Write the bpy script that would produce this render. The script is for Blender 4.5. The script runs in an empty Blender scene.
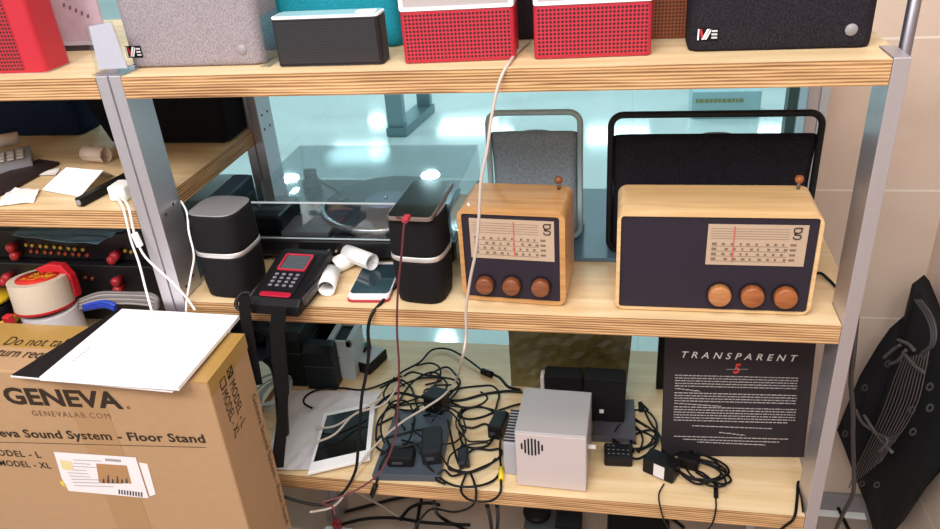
import bpy, bmesh, math, random
import mathutils
from mathutils import Vector, Matrix, Euler
random.seed(7)
S = 1.22            # survey units -> metres, applied once at the very end
PI = math.pi
C = bpy.context.scene.collection
T, B, FLOOR = 0.3188, -0.3176, -0.79
TH = 0.0268

# ------------------------------------------------------------------ survey of the photograph
CAM = Vector((0.63138, -0.83688, 0.53328))
ROT = Euler((1.07483, 0.06826, 0.17703), 'XYZ').to_matrix()
FPX = 768.33
def ray(px, py): return ROT @ Vector(((px-470)/FPX, -(py-264.5)/FPX, -1))
def Z(px, py, z):
    d = ray(px, py); return CAM + d*((z-CAM.z)/d.z)
def Y(px, py, y):
    d = ray(px, py); return CAM + d*((y-CAM.y)/d.y)
def X(px, py, x):
    d = ray(px, py); return CAM + d*((x-CAM.x)/d.x)

# ------------------------------------------------------------------ materials
MATS = {}
def lin(h):
    h = h.lstrip('#'); o = []
    for i in (0, 2, 4):
        c = int(h[i:i+2], 16)/255
        o.append(c/12.92 if c <= .04045 else ((c+.055)/1.055)**2.4)
    return (*o, 1)
def new(name):
    m = bpy.data.materials.new(name); m.use_nodes = True
    nt = m.node_tree; b = nt.nodes['Principled BSDF']
    return m, nt, b
def plain(h, rough=.5, metal=0, coat=0, emit=0, noise=0.0):
    k = (h, rough, metal, coat, emit, noise)
    if k in MATS: return MATS[k]
    m, nt, b = new('mat_%s' % h.strip('#'))
    b.inputs['Base Color'].default_value = lin(h); b.inputs['Roughness'].default_value = rough
    b.inputs['Metallic'].default_value = metal
    if sum(lin(h)[:3]) < .09 and rough > .35: b.inputs['Specular IOR Level'].default_value = .22
    b.inputs['Coat Weight'].default_value = coat
    if noise:
        tc = nt.nodes.new('ShaderNodeTexCoord'); n = nt.nodes.new('ShaderNodeTexNoise'); n.inputs['Scale'].default_value = 60
        n.inputs['Detail'].default_value = 4
        nt.links.new(tc.outputs['Object'], n.inputs['Vector'])
        mx = nt.nodes.new('ShaderNodeMixRGB'); mx.blend_type = 'MULTIPLY'; mx.inputs[0].default_value = noise
        mx.inputs[1].default_value = lin(h); nt.links.new(n.outputs['Color'], mx.inputs[2]) if False else nt.links.new(n.outputs['Fac'], mx.inputs[2])
        nt.links.new(mx.outputs[0], b.inputs['Base Color'])
        bp = nt.nodes.new('ShaderNodeBump'); bp.inputs['Strength'].default_value = .15; bp.inputs['Distance'].default_value = .002
        nt.links.new(n.outputs['Fac'], bp.inputs['Height']); nt.links.new(bp.outputs[0], b.inputs['Normal'])
    MATS[k] = m; return m
def node(nt, t, **kw):
    n = nt.nodes.new(t)
    for a, v in kw.items():
        if a.startswith('i'): n.inputs[int(a[1:])].default_value = v
        else: setattr(n, a, v)
    return n
def ramp(nt, src, stops):
    r = nt.nodes.new('ShaderNodeValToRGB'); e = r.color_ramp.elements
    e[0].position, e[0].color = stops[0][0], lin(stops[0][1]); e[1].position, e[1].color = stops[-1][0], lin(stops[-1][1])
    for p, c in stops[1:-1]:
        q = e.new(p); q.color = lin(c)
    nt.links.new(src, r.inputs[0]); return r
def wood(name, stops, stretch=(3, 60, 60), rough=.45, bump=.1, coat=0):
    m, nt, b = new(name)
    tc = node(nt, 'ShaderNodeTexCoord'); mp = node(nt, 'ShaderNodeMapping'); mp.inputs['Scale'].default_value = stretch
    n = node(nt, 'ShaderNodeTexNoise'); n.inputs['Scale'].default_value = 1.0; n.inputs['Detail'].default_value = 6; n.inputs['Distortion'].default_value = .6
    nt.links.new(tc.outputs['Object'], mp.inputs[0]); nt.links.new(mp.outputs[0], n.inputs['Vector'])
    r = ramp(nt, n.outputs['Fac'], stops); nt.links.new(r.outputs[0], b.inputs['Base Color'])
    bp = node(nt, 'ShaderNodeBump'); bp.inputs['Strength'].default_value = bump; bp.inputs['Distance'].default_value = .001
    nt.links.new(n.outputs['Fac'], bp.inputs['Height']); nt.links.new(bp.outputs[0], b.inputs['Normal'])
    b.inputs['Roughness'].default_value = rough; b.inputs['Coat Weight'].default_value = coat
    return m
def ply_edge(name='plywood_edge', ofs=0.0, shear=0.0):
    m, nt, b = new(name)
    tc = node(nt, 'ShaderNodeTexCoord'); sp = node(nt, 'ShaderNodeSeparateXYZ'); nt.links.new(tc.outputs['Object'], sp.inputs[0])
    mp = node(nt, 'ShaderNodeMapping'); mp.inputs['Scale'].default_value = (7, 7, 160); nt.links.new(tc.outputs['Object'], mp.inputs[0])
    n = node(nt, 'ShaderNodeTexNoise'); n.inputs['Scale'].default_value = 1; n.inputs['Detail'].default_value = 5
    nt.links.new(mp.outputs[0], n.inputs['Vector'])
    a = node(nt, 'ShaderNodeMath', operation='MULTIPLY'); a.inputs[1].default_value = 2*PI/(.0036*S)
    nt.links.new(sp.outputs['Z'], a.inputs[0])
    w = node(nt, 'ShaderNodeMath', operation='MULTIPLY_ADD'); w.inputs[1].default_value = 7.0
    nt.links.new(n.outputs['Fac'], w.inputs[0]); nt.links.new(a.outputs[0], w.inputs[2])
    s = node(nt, 'ShaderNodeMath', operation='SINE'); nt.links.new(w.outputs[0], s.inputs[0])
    h = node(nt, 'ShaderNodeMath', operation='MULTIPLY_ADD'); h.inputs[1].default_value = .30; h.inputs[2].default_value = .5
    nt.links.new(s.outputs[0], h.inputs[0])
    mx = node(nt, 'ShaderNodeMath', operation='MULTIPLY_ADD'); mx.inputs[1].default_value = 1.1; 
    nt.links.new(n.outputs['Fac'], mx.inputs[0])
    sb = node(nt, 'ShaderNodeMath', operation='SUBTRACT'); sb.inputs[1].default_value = .57
    nt.links.new(h.outputs[0], sb.inputs[0]); nt.links.new(sb.outputs[0], mx.inputs[2])
    r = ramp(nt, mx.outputs[0], [(.05, '#6e4a30'), (.3, '#9a7048'), (.55, '#bd9162'), (.85, '#d8b283')])
    nt.links.new(r.outputs[0], b.inputs['Base Color']); b.inputs['Roughness'].default_value = .6
    return m
def dots(name, base, hole, pitch, rad, rough=.45, axes='XZ'):
    m, nt, b = new(name)
    tc = node(nt, 'ShaderNodeTexCoord'); sp = node(nt, 'ShaderNodeSeparateXYZ'); nt.links.new(tc.outputs['Object'], sp.inputs[0])
    outs = []
    for ax in axes:
        a = node(nt, 'ShaderNodeMath', operation='MULTIPLY'); a.inputs[1].default_value = 1/(pitch*S); nt.links.new(sp.outputs[ax], a.inputs[0])
        f = node(nt, 'ShaderNodeMath', operation='FRACT'); nt.links.new(a.outputs[0], f.inputs[0])
        c = node(nt, 'ShaderNodeMath', operation='SUBTRACT'); c.inputs[1].default_value = .5; nt.links.new(f.outputs[0], c.inputs[0])
        p = node(nt, 'ShaderNodeMath', operation='POWER'); p.inputs[1].default_value = 2; nt.links.new(c.outputs[0], p.inputs[0]); outs.append(p)
    s = node(nt, 'ShaderNodeMath', operation='ADD'); nt.links.new(outs[0].outputs[0], s.inputs[0]); nt.links.new(outs[1].outputs[0], s.inputs[1])
    r = nt.nodes.new('ShaderNodeValToRGB'); e = r.color_ramp.elements
    e[0].position = (rad-.06)**2; e[0].color = lin(hole); e[1].position = (rad+.06)**2; e[1].color = lin(base)
    nt.links.new(s.outputs[0], r.inputs[0]); nt.links.new(r.outputs[0], b.inputs['Base Color'])
    bp = node(nt, 'ShaderNodeBump'); bp.inputs['Strength'].default_value = .6; bp.inputs['Distance'].default_value = .001
    nt.links.new(r.outputs[0], bp.inputs['Height']); nt.links.new(bp.outputs[0], b.inputs['Normal'])
    b.inputs['Roughness'].default_value = rough; return m
def fabric(name, c1, c2, scale=900, rough=.9):
    m, nt, b = new(name)
    tc = node(nt, 'ShaderNodeTexCoord'); mp = node(nt, 'ShaderNodeMapping'); mp.inputs['Scale'].default_value = (scale, scale, scale*.5)
    mp.inputs['Rotation'].default_value = (.5, .3, .6)
    n = node(nt, 'ShaderNodeTexNoise'); n.inputs['Scale'].default_value = 1; n.inputs['Detail'].default_value = 2
    nt.links.new(tc.outputs['Object'], mp.inputs[0]); nt.links.new(mp.outputs[0], n.inputs['Vector'])
    r = ramp(nt, n.outputs['Fac'], [(.35, c1), (.65, c2)]); nt.links.new(r.outputs[0], b.inputs['Base Color'])
    bp = node(nt, 'ShaderNodeBump'); bp.inputs['Strength'].default_value = .5; bp.inputs['Distance'].default_value = .001
    nt.links.new(n.outputs['Fac'], bp.inputs['Height']); nt.links.new(bp.outputs[0], b.inputs['Normal'])
    b.inputs['Roughness'].default_value = rough; b.inputs['Specular IOR Level'].default_value = .15; return m
def glass(name, tint, gloss=.08, rough=.02, fres=1.45):
    m = bpy.data.materials.new(name); m.use_nodes = True; nt = m.node_tree; nt.nodes.clear()
    o = node(nt, 'ShaderNodeOutputMaterial'); t = node(nt, 'ShaderNodeBsdfTransparent'); t.inputs[0].default_value = lin(tint)
    g = node(nt, 'ShaderNodeBsdfGlossy'); g.inputs['Roughness'].default_value = rough
    lw = node(nt, 'ShaderNodeLayerWeight'); lw.inputs[0].default_value = .5
    f = node(nt, 'ShaderNodeMath', operation='POWER'); f.inputs[1].default_value = 4; nt.links.new(lw.outputs['Facing'], f.inputs[0])
    mx = node(nt, 'ShaderNodeMixShader'); a = node(nt, 'ShaderNodeMath', operation='ADD'); a.inputs[1].default_value = gloss
    a.use_clamp = True
    nt.links.new(f.outputs[0], a.inputs[0]); nt.links.new(a.outputs[0], mx.inputs[0])
    nt.links.new(t.outputs[0], mx.inputs[1]); nt.links.new(g.outputs[0], mx.inputs[2]); nt.links.new(mx.outputs[0], o.inputs[0])
    return m
def tiles(name, c1, c2, grout, sx, sz, ox, oz, axes='XZ', width=.006, rough=.35, veins=5):
    m, nt, b = new(name)
    tc = node(nt, 'ShaderNodeTexCoord'); sp = node(nt, 'ShaderNodeSeparateXYZ'); nt.links.new(tc.outputs['Object'], sp.inputs[0])
    ms = []
    for ax, s_, o_ in zip(axes, (sx, sz), (ox, oz)):
        a = node(nt, 'ShaderNodeMath', operation='MULTIPLY_ADD'); a.inputs[1].default_value = 1/(s_*S); a.inputs[2].default_value = -o_/s_ + .5
        nt.links.new(sp.outputs[ax], a.inputs[0])
        f = node(nt, 'ShaderNodeMath', operation='FRACT'); nt.links.new(a.outputs[0], f.inputs[0])
        c = node(nt, 'ShaderNodeMath', operation='SUBTRACT'); c.inputs[1].default_value = .5; nt.links.new(f.outputs[0], c.inputs[0])
        q = node(nt, 'ShaderNodeMath', operation='ABSOLUTE'); nt.links.new(c.outputs[0], q.inputs[0])
        l = node(nt, 'ShaderNodeMath', operation='LESS_THAN'); l.inputs[1].default_value = width/2/s_; nt.links.new(q.outputs[0], l.inputs[0]); ms.append(l)
    mxm = node(nt, 'ShaderNodeMath', operation='MAXIMUM'); nt.links.new(ms[0].outputs[0], mxm.inputs[0]); nt.links.new(ms[1].outputs[0], mxm.inputs[1])
    n = node(nt, 'ShaderNodeTexNoise'); n.inputs['Scale'].default_value = veins; n.inputs['Detail'].default_value = 6; n.inputs['Distortion'].default_value = 1
    nt.links.new(tc.outputs['Object'], n.inputs['Vector'])
    r = ramp(nt, n.outputs['Fac'], [(.3, c1), (.7, c2)])
    mx = node(nt, 'ShaderNodeMixRGB'); nt.links.new(mxm.outputs[0], mx.inputs[0]); nt.links.new(r.outputs[0], mx.inputs[1]); mx.inputs[2].default_value = lin(grout)
    nt.links.new(mx.outputs[0], b.inputs['Base Color']); b.inputs['Roughness'].default_value = rough
    return m
def brushed(name, h, rough=.38, stretch=(60, 60, 3)):
    m, nt, b = new(name)
    tc = node(nt, 'ShaderNodeTexCoord'); mp = node(nt, 'ShaderNodeMapping'); mp.inputs['Scale'].default_value = stretch
    n = node(nt, 'ShaderNodeTexNoise'); n.inputs['Scale'].default_value = 3; n.inputs['Detail'].default_value = 4
    nt.links.new(tc.outputs['Object'], mp.inputs[0]); nt.links.new(mp.outputs[0], n.inputs['Vector'])
    mr = node(nt, 'ShaderNodeMapRange'); mr.inputs[3].default_value = rough-.08; mr.inputs[4].default_value = rough+.12
    nt.links.new(n.outputs['Fac'], mr.inputs[0]); nt.links.new(mr.outputs[0], b.inputs['Roughness'])
    b.inputs['Base Color'].default_value = lin(h); b.inputs['Metallic'].default_value = .85
    return m

M_top = wood('birch_top', [(.3, '#d3b386'), (.5, '#dcc096'), (.7, '#e3cca6')], (4, 50, 50), .42, .04)
M_edge = ply_edge()
M_topL = M_top
M_alu = brushed('brushed_aluminium', '#c9c5cc')
M_radioL = wood('amber_radio_wood', [(.3, '#aa7a48'), (.5, '#bb8954'), (.7, '#c89862')], (5, 70, 120), .4, .05, .1)
M_radioR = wood('pale_radio_wood', [(.3, '#cda673'), (.5, '#d8b380'), (.7, '#dfbf90')], (5, 70, 120), .4, .05, .1)
M_knobL = wood('knob_wood_red', [(.3, '#6f3a22'), (.7, '#8d5233')], (30, 30, 200), .4)
M_knobA = wood('knob_wood_tan', [(.3, '#a56a3e'), (.7, '#bd8152')], (30, 30, 200), .4)
M_knobB = wood('knob_wood_rust', [(.3, '#8c4c28'), (.7, '#a66235')], (30, 30, 200), .4)
M_panel = plain('#2b2430', .55)
M_black = plain('#0f0e11', .45)
M_blackm = plain('#121014', .75)
M_cable = plain('#0d0d0f', .45)
M_white = plain('#eeeeee', .45)
M_paper = plain('#f1eff0', .7)
M_cord = plain('#bfb2aa', .5)
M_red = plain('#b51f30', .45)
M_chrome = plain('#c8c8cc', .2, 1)
M_card = plain('#b08c68', .85, noise=.12)
M_print = plain('#33271e', .8)
M_tape = plain('#a98447', .3, coat=.2)
M_screen = plain('#10161b', .06, coat=.6)
M_acryl = glass('clear_acrylic', '#f6f9fa', .06)

# ------------------------------------------------------------------ mesh builder
def frame(o, r, u):
    """matrix whose x axis is r, z axis is u (both unit), y = u x r ... (away from viewer)"""
    r = Vector(r).normalized(); u = Vector(u).normalized(); y = u.cross(r).normalized()
    m = Matrix((r, y, u)).transposed().to_4x4(); m.translation = Vector(o); return m
def rotz(a, o=(0, 0, 0), rx=0, ry=0):
    return Matrix.Translation(Vector(o)) @ Euler((rx, ry, a), 'XYZ').to_matrix().to_4x4()
class MB:
    def __init__(s): s.bm = bmesh.new(); s.mats = []; s.cur = 0
    def mat(s, m):
        if m not in s.mats: s.mats.append(m)
        s.cur = s.mats.index(m); return s
    def _fin(s, geom_verts, xf=None):
        if xf is not None:
            for v in geom_verts: v.co = xf @ v.co
    def faces_new(s, n0):
        s.bm.faces.ensure_lookup_table()
        for f in s.bm.faces[n0:]: f.material_index = s.cur
    def box(s, x0, x1, y0, y1, z0, z1, bev=0, xf=None, seg=2):
        t = bmesh.new(); bmesh.ops.create_cube(t, size=1)
        for v in t.verts: v.co = Vector(((x0+x1)/2+v.co.x*(x1-x0), (y0+y1)/2+v.co.y*(y1-y0), (z0+z1)/2+v.co.z*(z1-z0)))
        if bev: bmesh.ops.bevel(t, geom=t.edges[:], offset=bev, segments=seg, profile=.5, affect='EDGES')
        return s.merge(t, xf)
    def merge(s, t, xf=None, smooth=False):
        mp = {}
        for v in t.verts: mp[v] = s.bm.verts.new(xf @ v.co if xf is not None else v.co)
        for f in t.faces:
            try:
                g = s.bm.faces.new([mp[v] for v in f.verts]); g.material_index = s.cur; g.smooth = smooth or f.smooth
            except ValueError: pass
        t.free(); return s
    def prism(s, pts, a0, a1, axis='y', bev=0, xf=None, side=None, seg=2):
        """closed polygon in the plane across `axis`, extruded a0..a1. y: pts are (x,z); z: pts are (x,y); x: pts are (y,z)"""
        t = bmesh.new()
        def P(p, a): return {'y': (p[0], a, p[1]), 'z': (p[0], p[1], a), 'x': (a, p[0], p[1])}[axis]
        lo = [t.verts.new(P(p, a0)) for p in pts]; hi = [t.verts.new(P(p, a1)) for p in pts]
        n = len(pts); cap = [t.faces.new(lo), t.faces.new(list(reversed(hi)))]
        sd = [t.faces.new((lo[i], hi[i], hi[(i+1) % n], lo[(i+1) % n])) for i in range(n)]
        bmesh.ops.recalc_face_normals(t, faces=t.faces)
        if bev:
            es = set(e for f in cap for e in f.edges); bmesh.ops.bevel(t, geom=list(es), offset=bev, segments=seg, profile=.5, affect='EDGES')
        if side is not None:
            if side not in s.mats: s.mats.append(side)
            ci = s.mats.index(side); keep = s.cur
            mp = {v: s.bm.verts.new(xf @ v.co if xf is not None else v.co) for v in t.verts}
            for f in t.faces:
                ax = {'y': 1, 'z': 2, 'x': 0}[axis]
                g = s.bm.faces.new([mp[v] for v in f.verts]); g.material_index = keep if abs(f.normal[ax]) > .7 else ci
            t.free(); return s
        return s.merge(t, xf)
    def ring(s, outer, inner, a0, a1, xf=None):
        """frame between two equally long loops in XZ, from y=a0 (front) to a1"""
        t = bmesh.new(); n = len(outer)
        def L(pts, a): return [t.verts.new((p[0], a, p[1])) for p in pts]
        of, inf, ob, ib = L(outer, a0), L(inner, a0), L(outer, a1), L(inner, a1)
        for i in range(n):
            j = (i+1) % n
            t.faces.new((of[i], of[j], inf[j], inf[i])); t.faces.new((ob[j], ob[i], ib[i], ib[j]))
            t.faces.new((ob[i], ob[j], of[j], of[i])); t.faces.new((inf[i], inf[j], ib[j], ib[i]))
        bmesh.ops.recalc_face_normals(t, faces=t.faces)
        return s.merge(t, xf)
    def loft(s, rings, xf=None, smooth=True, cap=True):
        t = bmesh.new(); R = [[t.verts.new(p) for p in r] for r in rings]; n = len(rings[0])
        for a, b in zip(R, R[1:]):
            for i in range(n):
                j = (i+1) % n; f = t.faces.new((a[i], a[j], b[j], b[i])); f.smooth = smooth
        if cap:
            t.faces.new(list(reversed(R[0]))); t.faces.new(R[-1])
        bmesh.ops.recalc_face_normals(t, faces=t.faces)
        return s.merge(t, xf)
    def lathe(s, prof, xf=None, n=32, smooth=True):
        return s.loft([[(r*math.cos(2*PI*i/n), r*math.sin(2*PI*i/n), z) for i in range(n)] for r, z in prof], xf, smooth)
    def tube(s, pts, r, n=8, closed=False, xf=None, sub=6, smooth=True, spline=True, rads=None):
        pts = [Vector(p) for p in pts]
        if spline and len(pts) > 2:
            out = []; m = len(pts)
            rng = range(m if closed else m-1)
            for i in rng:
                p0 = pts[(i-1) % m] if (closed or i > 0) else pts[0]; p1 = pts[i]; p2 = pts[(i+1) % m]
                p3 = pts[(i+2) % m] if (closed or i+2 < m) else pts[-1]
                for k in range(sub):
                    u = k/sub
                    out.append(.5*((2*p1)+(p2-p0)*u+(2*p0-5*p1+4*p2-p3)*u*u+(3*p1-p0-3*p2+p3)*u**3))
            if not closed: out.append(pts[-1])
            pts = out
        m = len(pts); rings = []; prev = None
        for i, p in enumerate(pts):
            a = pts[(i-1) % m] if (closed or i) else pts[0]; b = pts[(i+1) % m] if (closed or i+1 < m) else pts[-1]
            d = (b-a)
            if d.length < 1e-9: d = Vector((0, 0, 1))
            d.normalize()
            if prev is None: prev = d.orthogonal().normalized()
            u = (prev-d*prev.dot(d))
            if u.length < 1e-6: u = d.orthogonal()
            u.normalize(); prev = u; v = d.cross(u)
            rings.append([p+(u*math.cos(2*PI*k/n)+v*math.sin(2*PI*k/n))*r for k in range(n)])
        if closed: rings.append(rings[0])
        t = bmesh.new(); R = [[t.verts.new(q) for q in rr] for rr in (rings[:-1] if closed else rings)]
        if closed: R.append(R[0])
        for a, b in zip(R, R[1:]):
            for i in range(n):
                j = (i+1) % n; f = t.faces.new((a[i], a[j], b[j], b[i])); f.smooth = smooth
        if not closed: t.faces.new(list(reversed(R[0]))); t.faces.new(R[-1])
        bmesh.ops.recalc_face_normals(t, faces=t.faces)
        return s.merge(t, xf)
    def sheet(s, quad, th, n=1, bump=0, seed=0):
        """thin sheet on four corners (ordered), thickness th downward; slightly wavy"""
        rnd = random.Random(seed); q = [Vector(p) for p in quad]; t = bmesh.new(); g = []
        nrm = (q[1]-q[0]).cross(q[3]-q[0]).normalized()
        if nrm.z < 0: nrm = -nrm
        for top in (0, 1):
            rnd = random.Random(seed); rows = []
            for j in range(n+1):
                row = []
                for i in range(n+1):
                    u, v = i/n, j/n
                    p = q[0]*(1-u)*(1-v)+q[1]*u*(1-v)+q[2]*u*v+q[3]*(1-u)*v
                    row.append(t.verts.new(p+nrm*(rnd.random()*bump+(th if top else 0))))
                rows.append(row)
            g.append(rows)
        for top, rows in enumerate(g):
            for j in range(n):
                for i in range(n): t.faces.new((rows[j][i], rows[j][i+1], rows[j+1][i+1], rows[j+1][i]))
        for a in range(n):
            for lo, hi in (((g[0][0][a], g[0][0][a+1]), (g[1][0][a], g[1][0][a+1])), ((g[0][n][a], g[0][n][a+1]), (g[1][n][a], g[1][n][a+1])),
                           ((g[0][a][0], g[0][a+1][0]), (g[1][a][0], g[1][a+1][0])), ((g[0][a][n], g[0][a+1][n]), (g[1][a][n], g[1][a+1][n]))):
                t.faces.new((lo[0], lo[1], hi[1], hi[0]))
        bmesh.ops.recalc_face_normals(t, faces=t.faces)
        return s.merge(t)
    def text(s, string, o, r, u, w, h, eps=.0004, bold=0.0, shear=0.0, spacing=1.0):
        """lettering whose bounding box starts at o and spans w along r and h along u"""
        cu = bpy.data.curves.new('t', 'FONT'); cu.body = string; cu.offset = bold; cu.shear = shear; cu.space_character = spacing
        cu.resolution_u = 3; cu.fill_mode = 'BOTH' if hasattr(cu, 'fill_mode') else 'BOTH'
        ob = bpy.data.objects.new('t', cu); C.objects.link(ob)
        dg = bpy.context.evaluated_depsgraph_get(); dg.update()
        me = bpy.data.meshes.new_from_object(ob.evaluated_get(dg))
        xs = [v.co.x for v in me.vertices]; ys = [v.co.y for v in me.vertices]
        x0, x1, y0, y1 = min(xs), max(xs), min(ys), max(ys)
        r = Vector(r).normalized(); u = Vector(u).normalized(); nrm = r.cross(u).normalized(); o = Vector(o)
        mp = [s.bm.verts.new(o + r*((v.co.x-x0)/(x1-x0)*w) + u*((v.co.y-y0)/(y1-y0)*h) + nrm*eps) for v in me.vertices]
        for p in me.polygons:
            try:
                f = s.bm.faces.new([mp[i] for i in p.vertices]); f.material_index = s.cur
            except ValueError: pass
        bpy.data.objects.remove(ob); bpy.data.curves.remove(cu); bpy.data.meshes.remove(me)
        return s
    def flat(s, pts, nrm, eps=.0004):
        nrm = Vector(nrm).normalized(); v = [s.bm.verts.new(Vector(p)+nrm*eps) for p in pts]
        f = s.bm.faces.new(v); f.material_index = s.cur; return s
    def build(s, name, m=None, parent=None, label=None, cat=None, group=None, kind=None, loc=None):
        me = bpy.data.meshes.new(name)
        if m is not None: s.mats = s.mats or [m]
        if m is not None and m not in s.mats: s.mats.append(m)
        vs = s.bm.verts
        if parent is not None: base = wloc(parent)
        elif loc is not None: base = Vector(loc)
        else:
            xs = [v.co.x for v in vs]; ys = [v.co.y for v in vs]; zs = [v.co.z for v in vs]
            base = Vector(((min(xs)+max(xs))/2, (min(ys)+max(ys))/2, min(zs)))
            if kind == 'structure': base = Vector((0, 0, 0))
        for v in vs: v.co -= base
        s.bm.to_mesh(me); s.bm.free()
        for q in s.mats: me.materials.append(q)
        o = bpy.data.objects.new(name, me); C.objects.link(o)
        if parent is not None: o.parent = parent
        else: o.location = base
        if label: o['label'] = label
        if cat: o['category'] = cat
        if group: o['group'] = group
        if kind: o['kind'] = kind
        return o
def wloc(o):
    v = Vector(o.location)
    while o.parent: o = o.parent; v += o.location
    return v
def thing(name, label, cat, loc, group=None):
    o = bpy.data.objects.new(name, None); C.objects.link(o); o.empty_display_size = .05
    o.location = loc; o['label'] = label; o['category'] = cat
    if group: o['group'] = group
    return o
def rrect(x0, x1, z0, z1, r, k=5):
    out = []
    for cx, cz, a in ((x1-r, z1-r, 0), (x0+r, z1-r, 90), (x0+r, z0+r, 180), (x1-r, z0+r, 270)):
        for i in range(k+1):
            t = math.radians(a+90*i/k); out.append((cx+r*math.cos(t), cz+r*math.sin(t)))
    return out
def sup(a, b, e=4, n=40, rot=0, cx=0, cy=0):
    out = []
    for i in range(n):
        t = 2*PI*i/n; c, s_ = math.cos(t), math.sin(t)
        x = a*abs(c)**(2/e)*(1 if c >= 0 else -1); y = b*abs(s_)**(2/e)*(1 if s_ >= 0 else -1)
        out.append((cx+x*math.cos(rot)-y*math.sin(rot), cy+x*math.sin(rot)+y*math.cos(rot)))
    return out

# ================================================================== SETTING
W, WR, WL, D, PD = .9, .0167, .0337, .385, .0532
M_wall = tiles('wall_tile', '#d2bbab', '#dcc7b7', '#ecdfd3', .55, .261, .97, -.037, 'XZ', .004)
M_wallr = tiles('wall_tile_side', '#d2bbab', '#dcc7b7', '#ecdfd3', .55, .261, .2, -.037, 'YZ', .004)
M_floor = tiles('shop_floor_tile', '#a8968a', '#bdaa9c', '#b0a094', .5, .5, .1, .1, 'XY', .004, .3, 3)
M_mall = tiles('mall_floor_tile', '#dfe4e2', '#e9edeb', '#cfd6d4', .6, .6, .1, .3, 'XY', .004, .07, 2)
MB().box(-2.6, 2.6, -2.6, .47, FLOOR-.03, FLOOR).build('floor', M_floor, kind='structure')
MB().box(-9, 7, .49, 14, FLOOR-.03, FLOOR).build('floor_beyond_glass', M_mall, kind='structure')
MB().box(.962, 2.6, .5, .56, FLOOR, 1.6).build('wall_back', M_wall, kind='structure')
MB().box(1.185, 1.245, -1.6, .5, FLOOR, 1.6).build('wall_right', M_wallr, kind='structure')
MB().box(.965, 1.185, .488, .5, FLOOR, FLOOR+.045, .002).build('baseboard_back', plain('#8f8a8c', .5), kind='structure')
MB().box(1.173, 1.185, -1.6, .488, FLOOR, FLOOR+.045, .002).build('baseboard_right', plain('#8f8a8c', .5), kind='structure')
MB().box(-2.6, .962, .47, .486, FLOOR, -.60).build('unseen_light_block', M_wall, kind='structure')  # unseen low wall, added to keep teal mall light from under the shelf
g = MB().box(-2.6, .925, .474, .482, -.60, 1.5).build('window_1', glass('teal_window_glass', '#cfe3e6', .02), kind='structure')
f = MB()
f.mat(plain('#c9ccd2', .4)).box(.948, .962, .455, .5, FLOOR, 1.5, .001)
f.build('trim_1', kind='structure')
f = MB(); f.mat(plain('#4a4348', .5)).box(.922, .944, .462, .494, FLOOR, 1.5)  # dark strip paints the shaded gap between back post and window frame
f.build('gap_shade', kind='structure')
MB().box(-9, 7, 14, 14.1, FLOOR, 2.4).build('wall_far', plain('#b9cfd0', .6), kind='structure')

# ================================================================== SHELVING
def notched(x0, x1, z, lead, name, label, corner_l=0, corner_r=0, th=TH, mtop=M_top):
    """board from x0 to x1 between the posts; corner_l / corner_r widen it between the front and back posts"""
    pts = [(x0, 0), (x1, 0)]
    if corner_r: pts += [(x1, PD), (x1+corner_r, PD), (x1+corner_r, D-PD), (x1, D-PD)]
    pts += [(x1, D), (x0, D)]
    if corner_l: pts += [(x0, D-PD), (x0-corner_l, D-PD), (x0-corner_l, PD), (x0, PD)]
    m = MB(); m.mat(mtop).prism(pts, z-th, z, 'z', side=M_edge)
    return m.build(name, label=label, cat='shelf', group='plywood shelves')
notched(WL+.0006, W-.0006, T, 0, 'shelf_board', 'long plywood top shelf carrying the row of fabric and red speakers', .010, .014)
notched(WL+.0006, W-.0006, 0, 0, 'shelf_board', 'middle plywood shelf under the two wooden radios', .010, .028)
notched(WL+.0006, W-.0006, B, 0, 'shelf_board', 'lowest plywood shelf covered with tangled black cables', .010, .014)
notched(-.62, -.0006, T, 0, 'shelf_board', 'plywood top shelf of the left unit under the red speaker', 0, .014)
notched(-.62, -.0006, .14, 0, 'shelf_board', 'plywood shelf of the left unit strewn with receipts and papers', 0, .018)
notched(-.62, -.0006, B, 0, 'shelf_board', 'lowest board of the left unit behind the cardboard box', 0, .014)
notched(-.62, -.0006, -.095, 0, 'shelf_board', 'shelf of the left unit holding tape rolls and amplifiers', 0, .014)
def post(x0, x1, y0, y1, ztop, label, groove=None):
    m = MB(); m.mat(M_alu)
    if groove is None: m.box(x0, x1, y0, y1, FLOOR, ztop, .0008)
    else:
        g = .0012; xm = (x0+x1)/2
        m.box(x0, xm-g, y0, y1, FLOOR, ztop, .0008); m.box(xm+g, x1, y0, y1, FLOOR, ztop, .0008)
        m.box(xm-g-.0005, xm+g+.0005, y0+.004, y1-.004, FLOOR, ztop-.001)
    if groove is not None:                       # countersunk rivets by the shelves
        m.mat(plain('#3c3a3e', .4, .8))
        for zz in (.135, .16, -.02, .28) if y0 > .1 else (.013, .125):
            for yy in (y0+.014, y0+.036):
                m.lathe([(.0001, 0), (.0026, 0), (.0020, .0006), (.0001, .0008)], Matrix.Translation((x1, yy, zz if y0 > .1 else zz+yy*.25)) @ Euler((0, PI/2, 0)).to_matrix().to_4x4(), 12)
    return m.build('shelf_post', label=label, cat='post', group='aluminium shelf posts')
post(0, WL, 0, PD, T+.0015, 'wide grooved aluminium post at the left front of the shelf', 1)
post(0, WL, D-PD, D, T+.0015, 'grooved aluminium post at the left back behind the turntable', 1)
post(W, W+WR, 0, PD, T+.0015, 'aluminium post at the right front beside the pale radio')
post(W, W+WR, D-PD, D, T+.0015, 'aluminium post at the right back behind the big black speaker')
m = MB(); p0 = Z(909, 53, T)
m.tube([(W+WR+.0125, PD+.0092, FLOOR), (W+WR+.0125, PD+.0092, .9)], .0068, 14, spline=False)
m.build('shelf_pole', plain('#8f8b93', .35, .9), label='thin round metal pole rising behind the right front post', cat='pole')

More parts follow.
